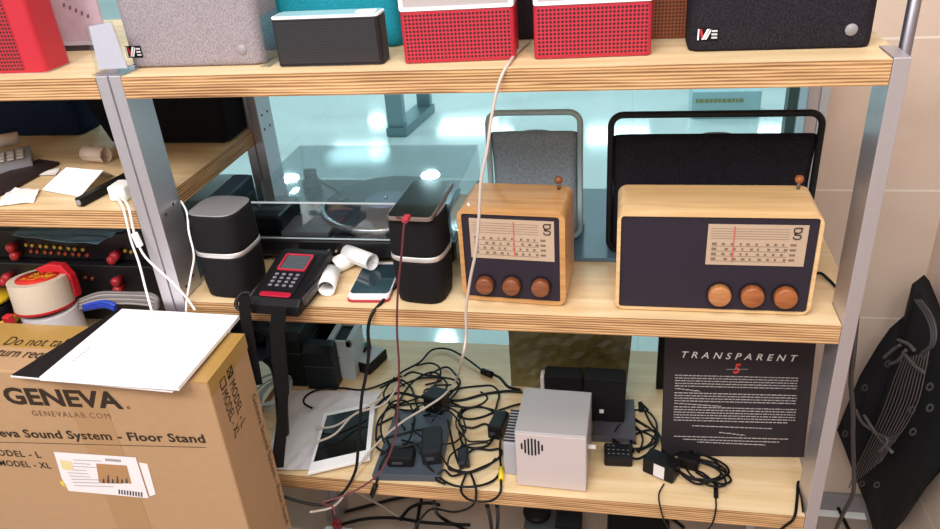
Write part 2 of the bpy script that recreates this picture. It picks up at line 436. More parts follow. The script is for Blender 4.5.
# ================================================================== TOP SHELF
def badge(parent, o, w, h, black=True):
    o = Vector(o); m = MB(); m.mat(M_black if black else M_white)
    m.box(0, w, -.0006, 0, 0, h, xf=Matrix.Translation(o))
    m.mat(M_white); n = (0, -1, 0)
    def q(a, b, c, d): m.flat([o+Vector((x*w, -.0006, z*h)) for x, z in (a, b, c, d)], n, .0003)
    q((.03, .06), (.10, .06), (.10, .94), (.03, .94)); q((.22, .1), (.34, .1), (.58, .92), (.46, .92))
    q((.36, .1), (.46, .1), (.64, .72), (.64, .94))
    m.mat(M_red); q((.12, .92), (.22, .92), (.30, .3), (.22, .12))
    m.mat(plain('#c8c8cc', .5))
    for k in range(3): q((.68, .16+k*.26), (.95, .16+k*.26), (.95, .30+k*.26), (.68, .30+k*.26))
    return m.build('logo_badge', parent=parent)
def fabric_speaker(name, label, x0, x1, y0, y1, z0, h, mat, disc=None, discm=None, logo=None, cat='speaker', grp=None, base=True):
    t = thing(name, label, cat, ((x0+x1)/2, (y0+y1)/2, z0), grp)
    m = MB(); pts = []
    cx, cy = (x0+x1)/2, (y0+y1)/2; a, b = (x1-x0)/2, (y1-y0)/2
    rings = []
    for zz, k in ((.001, .96), (.004, .985), (.010, 1), (h-.010, 1), (h-.003, .985), (h, .95)):
        rings.append([(p[0], p[1], z0+zz) for p in [(q[0], q[1]) for q in rr2(cx, cy, a-(1-k)*.1*a*2, b-(1-k)*b, .014)]])
    m.loft(rings); m.build('fabric_body', mat, t)
    if base: MB().box(x0+.008, x1-.008, y0+.006, y1-.006, z0, z0+.0015).build('foot_plate', M_black, t)
    if disc:
        p = Vector(disc); MB().lathe([(.0001, 0), (.0066, 0), (.006, .0012), (.0001, .0014)], Matrix.Translation((p.x, y0+.0003, p.z)) @ Euler((PI/2, 0, 0)).to_matrix().to_4x4(), 20).build('power_disc', discm, t)
    if logo: badge(t, (logo[0], y0-.0004, logo[1]), logo[2], logo[3])
    return t
def rr2(cx, cy, a, b, r, k=6):
    return rrect(cx-a, cx+a, cy-b, cy+b, min(r, a*.9, b*.9), k)
M_greyfab = fabric('grey_fabric', '#7f767d', '#9f969c', 700)
M_blkfab = fabric('black_fabric', '#19171c', '#2e2b33', 700)
M_tealfab = fabric('teal_fabric', '#1a7f92', '#2595a8', 700)
a, b_ = Z(133, 67.5, T), Z(268, 60, T)
lg = Y(128.5, 57.5, .042); d = Y(243, 49, .045)
fabric_speaker('fabric_speaker', 'large light grey fabric speaker at the left of the top shelf', .0225, .205, .041, .115, T, .13, M_greyfab,
               d, plain('#8f8a90', .5), (lg.x, lg.z, .0215, .0145))
lg = Y(696, 39.5, .055); d = Y(850, 28.5, .055)
fabric_speaker('fabric_speaker', 'large black fabric speaker at the right end of the top shelf', .7035, .8925, .049, .12, T, .13, M_blkfab,
               d, plain('#8d8c90', .5), (lg.x, lg.z, .0225, .0135))
tl = Y(277, 30, .117)
fabric_speaker('fabric_speaker', 'teal fabric speaker behind the small black perforated speaker', tl.x-.03, .358, .117, .18, T, .12, M_tealfab)
fabric_speaker('fabric_speaker', 'dark purple speaker standing between and behind the two red speakers', .46, .585, .135, .19, T, .12, fabric('plum_fabric', '#2b2228', '#3c3239', 700))

def grille_speaker(label, x0, x1, y0, y1, z0, h, body, grille, top='glass', rimh=.003, logo=False, inset=.0045, rim=M_white, yaw=0):
    t = thing('perforated_speaker', label, 'speaker', ((x0+x1)/2, y0, z0))
    cx = (x0+x1)/2; X_ = rotz(yaw, (cx, y0, 0)) @ Matrix.Translation((-cx, -y0, 0))
    MB().prism(rrect(x0, x1, y0, y1, .006), z0+.001, z0+h-rimh, 'z', .001, X_).build('cabinet', body, t)
    MB().box(x0+inset, x1-inset, y0-.0006, y0+.001, z0+.004, z0+h-rimh-.002, xf=X_).build('grille', grille, t)
    MB().prism(rrect(x0+.004, x1-.004, y0+.003, y1-.003, .004), z0, z0+.001, 'z', xf=X_).build('foot_plate', plain('#d9c7c7', .4), t)
    if rimh: MB().prism(rrect(x0, x1, y0, y1, .006), z0+h-rimh, z0+h, 'z', .0008, X_).build('top_rim', rim, t)
    return t, X_
M_redg = dots('red_perforated', '#b8243a', '#380b13', .0043, .36)
M_blkg = dots('black_perforated', '#2a272c', '#0b0a0c', .0030, .30)
M_ong = dots('orange_perforated', '#8c4826', '#2b150e', .0040, .30)
for k, (qa, qb, lab) in enumerate((((405.9, 63.8), (515.4, 59.5), 'red perforated speaker with white-framed grey top half, left of the white cord'),
                   ((535.3, 59.5), (650.1, 55.3), 'red perforated speaker with white-framed grey top half, in front of the orange speaker'))):
    a = Z(*qa, T); b_ = Z(*qb, T)
    ya = (a.y+b_.y)/2
    ya -= .003
    t, X_ = grille_speaker(lab, a.x-.001, b_.x+.001, ya, ya+.062, T, .0585, plain('#b01f33', .45), M_redg, rimh=0, yaw=math.atan2(b_.y-a.y, b_.x-a.x))
    x0, x1 = a.x-.001, b_.x+.001
    m = MB(); m.mat(plain('#d9d2d4', .4)).prism(rrect(x0, x1, ya, ya+.062, .006), T+.0587, T+.135, 'z', .0008, X_); m.build('upper_housing', parent=t)
    MB().ring(rrect(x0+.0005, x1-.0005, T+.0590, T+.134, .003), rrect(x0+.0055, x1-.0055, T+.0630, T+.130, .002), ya-.0014, ya+.0008, X_).build('white_frame', plain('#ece8ea', .4), t)
    MB().box(x0+.0055, x1-.0055, ya-.0004, ya+.0008, T+.0630, T+.130, xf=X_).build('grey_panel', plain('#aea4a6', .45), t)
a = Z(279.3, 67.2, T); b_ = Z(383, 65.5, T)
t, X_ = grille_speaker('small black perforated speaker with white glass top, beside the grey fabric one', a.x, b_.x, (a.y+b_.y)/2, (a.y+b_.y)/2+.034, T, .058, plain('#222026', .5), M_blkg)
MB().prism(rrect(a.x+.003, b_.x-.003, a.y+.0005, a.y+.031, .004), T+.058, T+.0585, 'z').build('touch_glass', plain('#a9cbd2', .08), t)
MB().prism(rrect(b_.x-.03, b_.x-.006, a.y+.008, a.y+.022, .003), T+.0585, T+.0595, 'z').build('control_pad', plain('#f2f2f4', .3), t)
grille_speaker('orange perforated speaker partly hidden behind the black fabric one', .60, .735, .118, .17, T, .12, plain('#854524', .5), M_ong)
# far left red speaker
a = Z(31, 74.3, T); b_ = Z(68, 63.8, T)
t = thing('perforated_speaker', 'tall red perforated speaker at the far left on the top shelf', 'speaker', (a.x-.08, a.y, T))
rx = b_.x+.005; m = MB(); m.prism(rrect(a.x-.17, rx, a.y, b_.y+.004, .010), T+.002, T+.16, 'z', .001); m.build('cabinet', M_red, t)
MB().box(a.x-.165, a.x-.006, a.y-.0006, a.y+.001, T+.006, T+.15).build('grille', dots('crimson_perforated', '#a81d2c', '#2c0a10', .0046, .34), t)
MB().prism(rrect(a.x-.168, rx-.002, a.y+.002, b_.y+.002, .009), T, T+.002, 'z').build('foot_plate', plain('#d8b9ba', .4), t)
# printed display board behind
t = thing('display_board', 'pale pink printed board in a dark base behind the red speaker', 'sign', (-.06, .13, T))
yb = Z(75, 51, T).y
l, r = Y(40, 45, yb).x, Y(108, 45, yb).x
MB().box(l, r, yb, yb+.02, T, T+.008, .001).build('base', plain('#3c3940', .4), t)
MB().box(l, r, yb+.001, yb+.005, T+.008, T+.15).build('print_panel', plain('#cdb6c4', .4, noise=.2), t)
m = MB()
for k in range(5):
    x = l+.055+k*.008; m.flat([(x, yb+.001, T+.06-k*.004), (x+.004, yb+.001, T+.061-k*.004), (x+.005, yb+.001, T+.066-k*.004), (x+.001, yb+.001, T+.065-k*.004)], (0, -1, 0))
m.build('print_marks', plain('#7a5f74', .5), t)
m = MB(); m.box(l, r, yb-.001, yb+.003, T+.008, T+.0125); m.build('lip', plain('#c6c3cc', .3), t)
# acrylic card holder over the left post
t = thing('card_holder', 'clear acrylic card holder standing on top of the left front post', 'sign holder', (.016, .02, T))
A = [Z(95, 72, T+.002), Z(131, 68, T+.002)]
x0, x1 = -.006, .040; y0 = .004
lean = lambda x0, x1, z0, z1, y, th: [(x0, z0), (x1, z0), (x1-.004, z1), (x0+.001, z1)]
m = MB(); m.prism([(x0, T+.0016), (x1, T+.0016), (x1-.005, T+.064), (x0+.004, T+.060)], .012, .0145, 'y'); m.box(x0, x1, .002, .034, T+.0016, T+.0031)
m.build('acrylic_stand', M_acryl, t)
m = MB(); m.prism([(x0+.004, T+.007), (x1-.003, T+.007), (x1-.008, T+.062), (x0+.007, T+.058)], .0146, .0156, 'y'); m.build('blank_card', plain('#d9cfda', .35), t)
m = MB(); m.box(.214, .2155, .030, .085, T, T+.060); m.box(.2035, .216, .030, .085, T, T+.0012)
m.build('card_holder', M_acryl, label='clear acrylic stand between the grey fabric and small black speakers', cat='sign holder')

# ================================================================== RADIOS
def radio(label, o, yaw, w, h, d, wood_m, panel, dial, knobs, kr, red, kmats, ant, logo):
    t = thing('wooden_radio', label, 'radio', o)
    X_ = rotz(yaw, o)
    rc = .012; out = rrect(0, w, 0.0015, h, rc, 5)
    px0, px1, pz0, pz1 = panel
    inn = rrect(px0, px1, pz0, pz1, .004, 5)
    m = MB(); m.mat(wood_m); m.ring(out, inn, 0, .005, X_); m.prism(out, .005, d, 'y', .0015, X_)
    cab = m.build('cabinet', wood_m, t)
    m = MB()
    for fx in (.02, w-.02):
        for fy in (.015, d-.015): m.lathe([(.005, 0), (.005, .0016)], X_ @ Matrix.Translation((fx, fy, 0)), 12)
    m.build('foot_pads', M_black, t)
    MB().prism(inn, .0025, .0052, 'y', xf=X_).build('front_panel', M_panel, t)
    dx0, dx1, dz0, dz1 = dial
    dl = MB().mat(plain('#b9a08a', .35)).box(dx0, dx1, .0012, .0026, dz0, dz1, xf=X_).build('dial_plate', parent=t)
    m = MB(); rnd = random.Random(3); dw, dh = dx1-dx0, dz1-dz0
    m.mat(plain('#756252', .6))
    def q(a0, a1, b0, b1, e=.0008):
        m.box(dx0+a0*dw, dx0+a1*dw, e, .0013, dz0+b0*dh, dz0+b1*dh, xf=X_)
    for r_ in range(4):
        zc = .50-r_*.125
        q(.05, .10, zc, zc+.055)
        n = 8
        for c in range(n):
            cx = .16+c*.085+(rnd.random()-.5)*.03+(.02 if r_ % 2 else 0)
            if cx > .80: continue
            q(cx, cx+.018+.02*rnd.random(), zc, zc+.05)
        q(.84, .90, zc, zc+.05); q(.05, .82, zc-.028, zc-.022)
    for r_ in range(5): q(.03, .82, .66+r_*.06, .664+r_*.06)
    m.mat(plain('#c25b52', .5)); q(red-.006, red+.006, .08, .96, .0005)
    m.build('dial_scale', parent=dl)
    m = MB(); u = X_.to_3x3() @ Vector((0, 0, 1)); r = X_.to_3x3() @ Vector((1, 0, 0))
    lx, lz, lw, lh = logo
    pts = lambda L: [X_ @ Vector((lx+a*lw, .0006, lz+b*lh)) for a, b in L]
    m.tube(pts([(.5, 1), (.12, .95), (.0, .78), (.12, .60), (.5, .55), (.88, .60), (1, .78), (.88, .95)]), lw*.085, 6, closed=True)
    m.tube(pts([(.5, .55), (.15, .46), (.2, .38), (.8, .36), (1, .2), (.85, .03), (.5, 0), (.15, .03), (0, .18)]), lw*.085, 6)
    m.tube(pts([(.85, .95), (1.1, 1.02)]), lw*.085, 6)
    m.build('logo', plain('#2c2420', .5), t)
    for (kx, kz), km in zip(knobs, kmats):
        m = MB(); R90 = Euler((PI/2, 0, 0)).to_matrix().to_4x4()
        m.lathe([(kr*.9, 0), (kr, .001), (kr, .0085), (kr*.96, .0105), (kr*.85, .0115), (.0001, .0118)], X_ @ Matrix.Translation((kx, .0022, kz)) @ R90, 36)
        k = m.build('knob', km, t)
        MB().ring([(kx+(kr+.0022)*math.cos(2*PI*i/32), kz+(kr+.0022)*math.sin(2*PI*i/32)) for i in range(32)],
                  [(kx+kr*1.02*math.cos(2*PI*i/32), kz+kr*1.02*math.sin(2*PI*i/32)) for i in range(32)], .0018, .0026, X_).build('knob_surround', plain('#1b161d', .5), k)
    ax, ay = ant
    m = MB(); m.tube([X_ @ Vector((ax, ay, h-.001)), X_ @ Vector((ax, ay, h+.011))], .0022, 10, spline=False)
    an = m.build('aerial', plain('#8e8e92', .3, 1), t)
    MB().lathe([(.0001, 0), (.0042, .0008), (.0056, .0045), (.0042, .0085), (.0001, .0096)], X_ @ Matrix.Translation((ax, ay, h+.0085)), 16).build('aerial_knob', kmats[0] if wood_m is M_radioL else M_knobB, an)
    m = MB(); m.mat(plain('#8a6a45', .6)); 
    return t, X_
# right, pale radio
yR = .019; oR = Vector((.6315, yR, 0))
def loc(px, py, o, yaw):
    n = Vector((math.sin(yaw), -math.cos(yaw), 0)); dd = ray(px, py); k = (Vector(o)-CAM).dot(n)/dd.dot(n); p = CAM+dd*k-Vector(o)
    return p.x*math.cos(yaw)+p.y*math.sin(yaw), p.z
def span(o, yaw, l, r, bt, tp): return (loc(*l, o, yaw)[0], loc(*r, o, yaw)[0], loc(*bt, o, yaw)[1], loc(*tp, o, yaw)[1])
kn = [loc(719.3, 294, oR, 0), loc(752, 295, oR, 0), loc(785, 296.3, oR, 0)]
dial = span(oR, 0, (707, 245), (807, 245), (755, 266), (760, 225.5))
panel = (.0045, .2305, .0045, .1325)
lg = loc(797, 238, oR, 0)
tR, XR = radio('wide pale wooden radio with dark front and three wooden knobs', oR, 0, .235, .1370, .0885, M_radioR, panel, dial, kn, .0137,
      .27, [M_knobA, M_knobB, M_knobB], (Z(797, 187, .137).x-.6315, Z(797, 189, .137).y-yR), (lg[0]-.004, lg[1]-.002, .0085, .0145))
yaw = math.atan2(.022-.031, .131); oL = Vector((.4305, .030, 0))
kn = [loc(485.5, 284, oL, yaw), loc(512, 285, oL, yaw), loc(541, 286.5, oL, yaw)]
dial = span(oL, yaw, (470, 240), (554, 240), (512, 260), (512, 220.5))
lg = loc(547, 233, oL, yaw)
lbl = 'smaller amber wooden radio, nearly square, right of the black speaker with the phone'
a = Z(554, 190, .132)
tL, XL = radio(lbl, oL, yaw, .1380, .1355, .086, M_radioL, (.0055, .1310, .0065, .1285), dial, kn, .0118, .53, [M_knobL]*3,
      (.120, .072), (lg[0]-.0045, lg[1]-.003, .0085, .0145))

# ================================================================== HANDLED SPEAKERS AND PLATFORM
MB().box(.445, .71, .146, .40, .0003, .006, .0008).build('display_mat', plain('#557184', .35), label='slate blue flat board under the two big handled speakers', cat='board')
def handle_speaker(label, x0, x1, y0, y1, z0, zt, zb, fm, bm_, rail):
    t = thing('handle_speaker', label, 'speaker', ((x0+x1)/2, (y0+y1)/2, z0))
    ym = (y0+y1)/2
    lp = rrect(x0+rail, x1-rail, z0+rail, zt-rail, .016, 6)
    m = MB()
    for yy in (y0+.004,):
        m.tube([(p[0], yy, p[1]) for p in lp], rail, 10, closed=True, spline=False)
    m.tube([(x0+rail, y0+.004, z0+rail+.02), (x0+rail, y1, z0+rail)], rail*.9, 8, spline=False); m.tube([(x1-rail, y0+.004, z0+rail+.02), (x1-rail, y1, z0+rail)], rail*.9, 8, spline=False)
    m.build('carry_frame', fm, t)
    rings = []
    H = zb-z0-.006
    for k in range(9):
        u = k/8; ins = .004+.0035*math.sin(PI*u); z = z0+.004+H*u
        rings.append([(p[0], p[1], z) for p in rrect(x0+rail+ins-.003, x1-rail-ins+.003, y0, y1, .014, 5)])
    slope = lambda p, u: (p[0], p[1], p[2]-(p[1]-y0)*.75*u)
    rings = [[slope(p, max(0, k-6)/2) for p in r_] for k, r_ in enumerate(rings)]
    m = MB(); m.loft(rings); m.build('fabric_body', bm_, t)
    xm = x0+(x1-x0)*.52
    MB().lathe([(.024, -.004), (.023, .0008), (.017, .0030), (.0001, .0042)], Matrix.Translation((xm, y0+.012, zb-.009)) @ Matrix.Diagonal((1, .35, 1, 1)), 28).build('control_pad', plain('#6b6468', .5), t)
    return t
tp = Y(500, 112, .2)
handle_speaker('light grey handled speaker standing behind the smaller radio', .4425, .5815, .2, .262, .0062, Y(535, 109.5, .204).z, Y(535, 129.5, .2).z,
               plain('#a3b8bb', .45), fabric('blue_grey_fabric', '#7b8791', '#95a1aa', 500), .0042)
lx = Y(608.5, 200, .165).x
handle_speaker('big black handled speaker standing behind the pale radio', Y(606.5, 190, .165).x, Y(815.5, 190, .165).x, .16, .24, .0062, Y(715, 110.5, .164).z, Y(715, 132, .16).z,
               plain('#17181b', .45), fabric('deep_black_fabric', '#151318', '#221f26', 500), .0045)
# speaker cable beside pale radio
def cable(pts, r, mat, label, name='cable', cat='cable', group=None, ends=None, n=7):
    m = MB(); m.mat(mat); m.tube(pts, r*1.12, n)
    o = m.build(name, label=label, cat=cat, group=group)
    return o
cable([(.855, .105, .012), (.872, .10, .010), Z(819, 273, .004), Z(828, 279, .003), Z(836, 287, .003)], .0018, M_cable, 'black cable running behind the right side of the pale radio')

# ================================================================== ROUND-CORNERED BLACK SPEAKERS
def pod(label, cx, cy, a, rot, h, topm, grp=None):
    t = thing('satellite_speaker', label, 'speaker', (cx, cy, 0))
    def ringz(k, z): return [(p[0], p[1], z) for p in sup(a*k, a*k*.96, 3.6, 44, rot, cx, cy)]
    hb = h*.515
    m = MB(); m.loft([ringz(.84, 0), ringz(.90, .002), ringz(.95, .02), ringz(.985, hb-.004), ringz(.985, hb)]); m.build('lower_body', M_blackm, t)
    m = MB(); m.loft([ringz(.985, hb), ringz(1.0, hb+.0005), ringz(1.0, hb+.0068), ringz(.985, hb+.0073)]); m.build('metal_band', plain('#dedada', .35, .7), t)
    m = MB(); m.loft([ringz(.985, hb+.0073), ringz(.99, hb+.012), ringz(.96, h-.004), ringz(.93, h)]); m.build('upper_body', M_blackm, t)
    m = MB(); m.loft([ringz(.92, h), ringz(.92, h+.0008), ringz(.86, h+.0012), ringz(.2, h+.0004)]); m.build('top_plate', topm, t)
    return t
M_dtop = plain('#8f8d92', .5, .4)
pod('black rounded speaker with silver band, at the left end of the middle shelf', .0955, .046, .039, math.radians(-4), .127, M_dtop)
pod('black rounded speaker with silver band and a phone lying on top', .375, .047, .037, math.radians(-6), .127, plain('#c4c0c4', .3, .8))
# phone on the speaker
def phone(label, pc, ang, w, l, tilt, body, glassm, th=.0065, rim=None):
    t = thing('phone', label, 'phone', pc)
    X_ = rotz(ang, pc, tilt[0], tilt[1])
    MB().prism(rrect(-w/2, w/2, -l/2, l/2, .008), 0, th-.0006, 'z', .001, X_).build('case', body, t)
    MB().prism(rrect(-w/2+.0015, w/2-.0015, -l/2+(rim or .0015), l/2-(rim or .0015), .006), th-.0006, th, 'z', xf=X_).build('screen', glassm, t)
    return t, X_
zz = .1302
q = [Z(387.5, 217, zz), Z(431, 222, zz), Z(455, 186, zz), Z(412, 183, zz)]
ctr = (q[0]+q[1]+q[2]+q[3])/4; dirv = ((q[3]+q[2])-(q[0]+q[1])); 
an = math.atan2(dirv.y, dirv.x)-PI/2
phone('black smartphone with dark glossy screen, lying on the right rounded speaker', (ctr.x, ctr.y, .1285), an, .060, .118, (0, 0), plain('#8d7f78', .3, .6), plain('#050a0d', .07))
# phone on the shelf
q = [Z(345, 293, .009), Z(385, 294, .009), Z(398, 268, .009), Z(360, 262, .009)]
c0 = (q[0]+q[1])/2
t, X_ = phone('white-framed phone in a red case lying on the middle shelf', (.2975, .066, .0004), math.radians(3), .058, .100, (0, 0), plain('#e8e6e6', .3), plain('#16303a', .07, coat=.4), .0085, .009)
MB().prism(rrect(-.030, .030, -.0525, .052, .008), 0, .003, 'z', .0008, X_).build('red_cover', plain('#a5232e', .4), t)

# ================================================================== CARD TERMINAL
O = (.186, .034, .0006); X_ = rotz(math.radians(-4), O, 0, 0)
t = thing('card_terminal', 'black handheld card payment terminal with red trim and keypad', 'card terminal', O)
prof = [(-.060, 0), (.062, 0), (.062, .036), (.045, .040), (-.050, .021), (-.060, .014)]
MB().prism(prof, -.038, .038, 'x', .004, X_).build('housing', plain('#121115', .45), t)
tilt = math.atan2(.018, .095)
XT = X_ @ Matrix.Translation((0, -.050, .021)) @ Euler((tilt, 0, 0)).to_matrix().to_4x4()
MB().prism(rrect(-.026, .024, .004, .094, .004), 0, .0022, 'z', .0006, XT).build('face_plate', plain('#17151a', .4), t)
MB().ring(rrect(-.022, .021, 0, .036, .003), rrect(-.0195, .0185, .0025, .0335, .002), -.0, .0016, XT @ Matrix.Translation((0, .054, .0038)) @ Euler((-PI/2, 0, 0)).to_matrix().to_4x4()).build('red_frame', plain('#c02a3f', .4), t)
MB().prism(rrect(-.0185, .0175, .057, .087, .002), .0022, .0028, 'z', xf=XT).build('screen', plain('#4c555b', .15), t)
kp = bpy.data.objects.new('keypad', None); C.objects.link(kp); kp.parent = t
for r_ in range(4):
    for c_ in range(4):
        MB().box(-.020+c_*.0105, -.0145+c_*.0105, .020+r_*.0078, .0240+r_*.0078, .0021, .0036, .0006, XT).build('key', plain('#77757e', .5), kp)
MB().prism(rrect(-.024, .022, -.001, .008, .004), .0015, .004, 'z', .001, XT).build('red_bar', plain('#a81a34', .3), t)
for gx in (-.042, .0365): MB().box(gx, gx+.0055, -.048, .050, .010, .022, .002, X_).build('side_grip', plain('#3a3238', .4), t)
m = MB(); m.tube([X_ @ Vector((-.034, -.058, .012)), X_ @ Vector((-.046, -.064, .006)), X_ @ Vector((-.056, -.060, .012)), X_ @ Vector((-.052, -.048, .022)), X_ @ Vector((-.040, -.044, .022))], .003, 8); m.build('strap_loop', M_black, t)
def strap(pts, w, label):
    m = MB(); tt = bmesh.new(); V = []
    for p, wd in pts:
        p = Vector(p); wv = Vector(wd)*w/2
        V.append([tt.verts.new(p-wv), tt.verts.new(p+wv), tt.verts.new(p+wv+Vector((0, .0015, 0))), tt.verts.new(p-wv+Vector((0, .0015, 0)))])
    for a, b in zip(V, V[1:]):
        for i in range(4): tt.faces.new((a[i], a[(i+1) % 4], b[(i+1) % 4], b[i]))
    tt.faces.new(V[0]); tt.faces.new(list(reversed(V[-1]))); bmesh.ops.recalc_face_normals(tt, faces=tt.faces)
    m.merge(tt); return m.build('strap', plain('#0b0a0c', .8), label=label, cat='strap')
ys = -.040
strap([(Y(279, 308, ys), (1, 0, 0)), (Y(277, 330, ys), (1, 0, 0)), (Y(279, 360, ys), (.95, .2, 0)), (Y(283, 395, ys), (.7, .4, 0)), (Y(283, 400, ys), (.5, .5, 0)), (Y(281, 430, ys), (.7, .4, 0)), (Y(277, 468, ys), (.9, .2, 0))], .021, 'black strap hanging from the front of the card terminal')
strap([(Y(244, 296, -.036), (.9, .2, 0)), (Y(245, 315, -.036), (.9, .2, 0)), (Y(250, 345, -.036), (.9, .2, 0)), (Y(257, 385, -.036), (.9, .2, 0))], .016, 'short black strap hanging at the left side of the card terminal')

# ================================================================== PAPER ROLLS
def paper_roll(label, a, b, r, mat=M_paper, th=.0011, grp=None, name='receipt_roll'):
    a = Vector(a); b = Vector(b); d = (b-a); L = d.length
    X_ = Matrix.Translation(a) @ d.to_track_quat('Z', 'Y').to_matrix().to_4x4()
    n = 40; m = MB(); prof_o = []; t = bmesh.new(); turns = 1.6
    rows = []
    N = int(n*turns)
    for i in range(N+1):
        an = 2*PI*i/n; rr = r-th*1.3*(i/n)
        rows.append([t.verts.new((rr*math.cos(an), rr*math.sin(an), 0)), t.verts.new((rr*math.cos(an), rr*math.sin(an), L)),
                     t.verts.new(((rr-th*.4)*math.cos(an), (rr-th*.4)*math.sin(an), L)), t.verts.new(((rr-th*.4)*math.cos(an), (rr-th*.4)*math.sin(an), 0))])
    for p, q in zip(rows, rows[1:]):
        for i in range(4):
            f = t.faces.new((p[i], q[i], q[(i+1) % 4], p[(i+1) % 4])); f.smooth = True
    t.faces.new(rows[0]); t.faces.new(rows[-1]); bmesh.ops.recalc_face_normals(t, faces=t.faces)
    m.merge(t, X_)
    return m.build(name, mat, label=label, cat='receipt', group=grp)
G = 'curled receipt paper rolls'
r = .0130
a = Z(327, 289, .0112); paper_roll('white curled receipt roll facing the front, next to the card terminal', (a.x, a.y-.002, r), (a.x-.008, a.y+.044, r), r, grp=G)
a = Z(373, 266, r); paper_roll('white curled receipt roll pointing right over the white phone', (a.x+.002, a.y-.006, r+.009), (a.x-.045, a.y+.022, r+.009), r, grp=G)
a = Z(345, 266, r); paper_roll('white curled receipt roll lying at the back, touching the other two', (a.x-.018, a.y-.004, r), (a.x+.009, a.y+.034, r), r, grp=G)

# ================================================================== TURNTABLE
t = thing('turntable', 'black record turntable under a clear dust cover behind the terminal', 'turntable', (.245, .24, 0))
x0, x1, y0, y1 = .078, .405, .118, .355
MB().box(x0, x1, y0, y1, .012, .040, .003).build('plinth', plain('#17171a', .25, coat=.4), t)
for fx, fy in ((x0+.02, y0+.02), (x1-.02, y0+.02), (x0+.02, y1-.02), (x1-.02, y1-.02)):
    MB().lathe([(.010, .0003), (.012, .004), (.011, .013)], Matrix.Translation((fx, fy, 0)), 20).build('foot', M_black, t)
pc = (.270, .240)
pl = MB().lathe([(.100, .041), (.106, .043), (.106, .050), (.103, .0515), (.0001, .0515)], Matrix.Translation((*pc, 0)), 64).build('platter', plain('#b8b8bd', .25, .9), t)
MB().lathe([(.098, .0516), (.098, .0535), (.0001, .0535)], Matrix.Translation((*pc, 0)), 64).build('record', plain('#2c3a44', .3), pl)
MB().lathe([(.034, .0536), (.034, .0540), (.0001, .0540)], Matrix.Translation((*pc, 0)), 32).build('record_label', plain('#7d8fae', .4), pl)
MB().lathe([(.003, .054), (.003, .060), (.0001, .061)], Matrix.Translation((*pc, 0)), 12).build('spindle', M_chrome, pl)
m = MB(); m.tube([(.118, .31, .064), (.135, .29, .066), (.172, .262, .064), (.2, .236, .059)], .0028, 8); m.box(.193, .207, .222, .238, .054, .060, .001)
m.lathe([(.016, .040), (.016, .055), (.011, .058), (.011, .068), (.0001, .070)], Matrix.Translation((.118, .31, 0)), 24)
m.lathe([(.008, 0), (.008, .018)], Matrix.Translation((.103, .323, .064)) @ Euler((0, PI/2, 0)).to_matrix().to_4x4(), 16)
m.build('tonearm', plain('#2d3338', .4), t)
MB().box(.085, .135, .135, .215, .040, .070, .004).build('motor_housing', plain('#101013', .3), t)
MB().box(.135, .21, .130, .19, .040, .047, .001).build('control_plate', plain('#5d565b', .35), t)
m = MB()
for k in range(3): m.lathe([(.0022, 0), (.0022, .004), (.0001, .0045)], Matrix.Translation((.212+.012*k, y0, .024)) @ Euler((PI/2, 0, 0)).to_matrix().to_4x4(), 10)
m.build('jack_sockets', plain('#c9a58a', .3, .8), t)
cz0, cz1 = .0405, .100; th = .0025
m = MB(); cx0, cx1, cy0, cy1 = x0+.006, x1-.004, y0+.004, y1+.008
m.box(cx0, cx1, cy0, cy1, cz1-th, cz1); m.box(cx0, cx1, cy0, cy0+th, cz0, cz1-th); m.box(cx0, cx1, cy1-th, cy1, cz0, cz1-th)
m.box(cx0, cx0+th, cy0+th, cy1-th, cz0, cz1-th); m.box(cx1-th, cx1, cy0+th, cy1-th, cz0, cz1-th)
m.build('dust_cover', glass('dust_cover_acrylic', '#f3f7f8', .09), t)
m = MB(); m.box(cx0, cx1, cy0-.0004, cy0+.0008, cz1-.0022, cz1+.0003); m.box(cx0, cx1, cy0-.0004, cy0+.0008, cz0, cz0+.0018)
m.build('cover_highlight', plain('#b9c6cc', .25, coat=.5), t)  # pale strips paint the bright highlights along the front edges of the cover
# dark boxes beside it
MB().box(.040, .072, .110, .20, 0.0004, .112, .003).build('small_box', plain('#20303c', .5), label='dark blue box standing behind the left rounded speaker', cat='box')

# ================================================================== LEFT UNIT, UPPER SHELF (z = .14)
ZL = .14
fabric_speaker('fabric_speaker', 'navy blue fabric speaker at the back of the left receipts shelf', -.56, Z(78, 138, ZL).x, Z(75, 136, ZL).y, .372, ZL, .13, fabric('navy_fabric', '#0f1420', '#1b2c48', 700))
t = thing('fabric_speaker', 'black tapered fabric speaker seen on both sides of the left front post', 'speaker', (-.1, .31, ZL))
yk = .255; qa, qb = Y(112, 146.5, yk), Y(82, 103, yk); qc, qd = Y(226, 137, yk), Y(219, 101, yk)
k_ = (ZL+.145-qa.z)/(qb.z-qa.z); k2 = (ZL+.145-qc.z)/(qd.z-qc.z)
M_jet = fabric('jet_fabric', '#0b0a0d', '#151317', 700)
MB().prism([(qa.x, ZL+.004), (qc.x, ZL+.004), (qc.x+(qd.x-qc.x)*k2, ZL+.145), (qa.x+(qb.x-qa.x)*k_, ZL+.145)], yk, .370, 'y', .008).build('fabric_body', M_jet, t)
MB().box(qa.x+.01, qc.x-.01, yk+.01, .36, ZL+.0003, ZL+.004).build('foot_plate', M_black, t)
r = .0085
a = Z(15, 148, ZL+r); paper_roll('beige curled receipt roll lying on the grey keyboard', (a.x-.024, a.y-.030, ZL+r+.018), (a.x+.016, a.y-.002, ZL+r+.018), r*1.3, plain('#cdbfb2', .7), grp=G)
a = Z(104, 157, ZL+r); paper_roll('beige curled receipt roll on the left shelf close to the front post', (a.x+.008, a.y-.004, ZL+r*1.55), (a.x-.032, a.y+.002, ZL+r*1.55), r*1.55, plain('#d8c5b4', .7), grp=G)
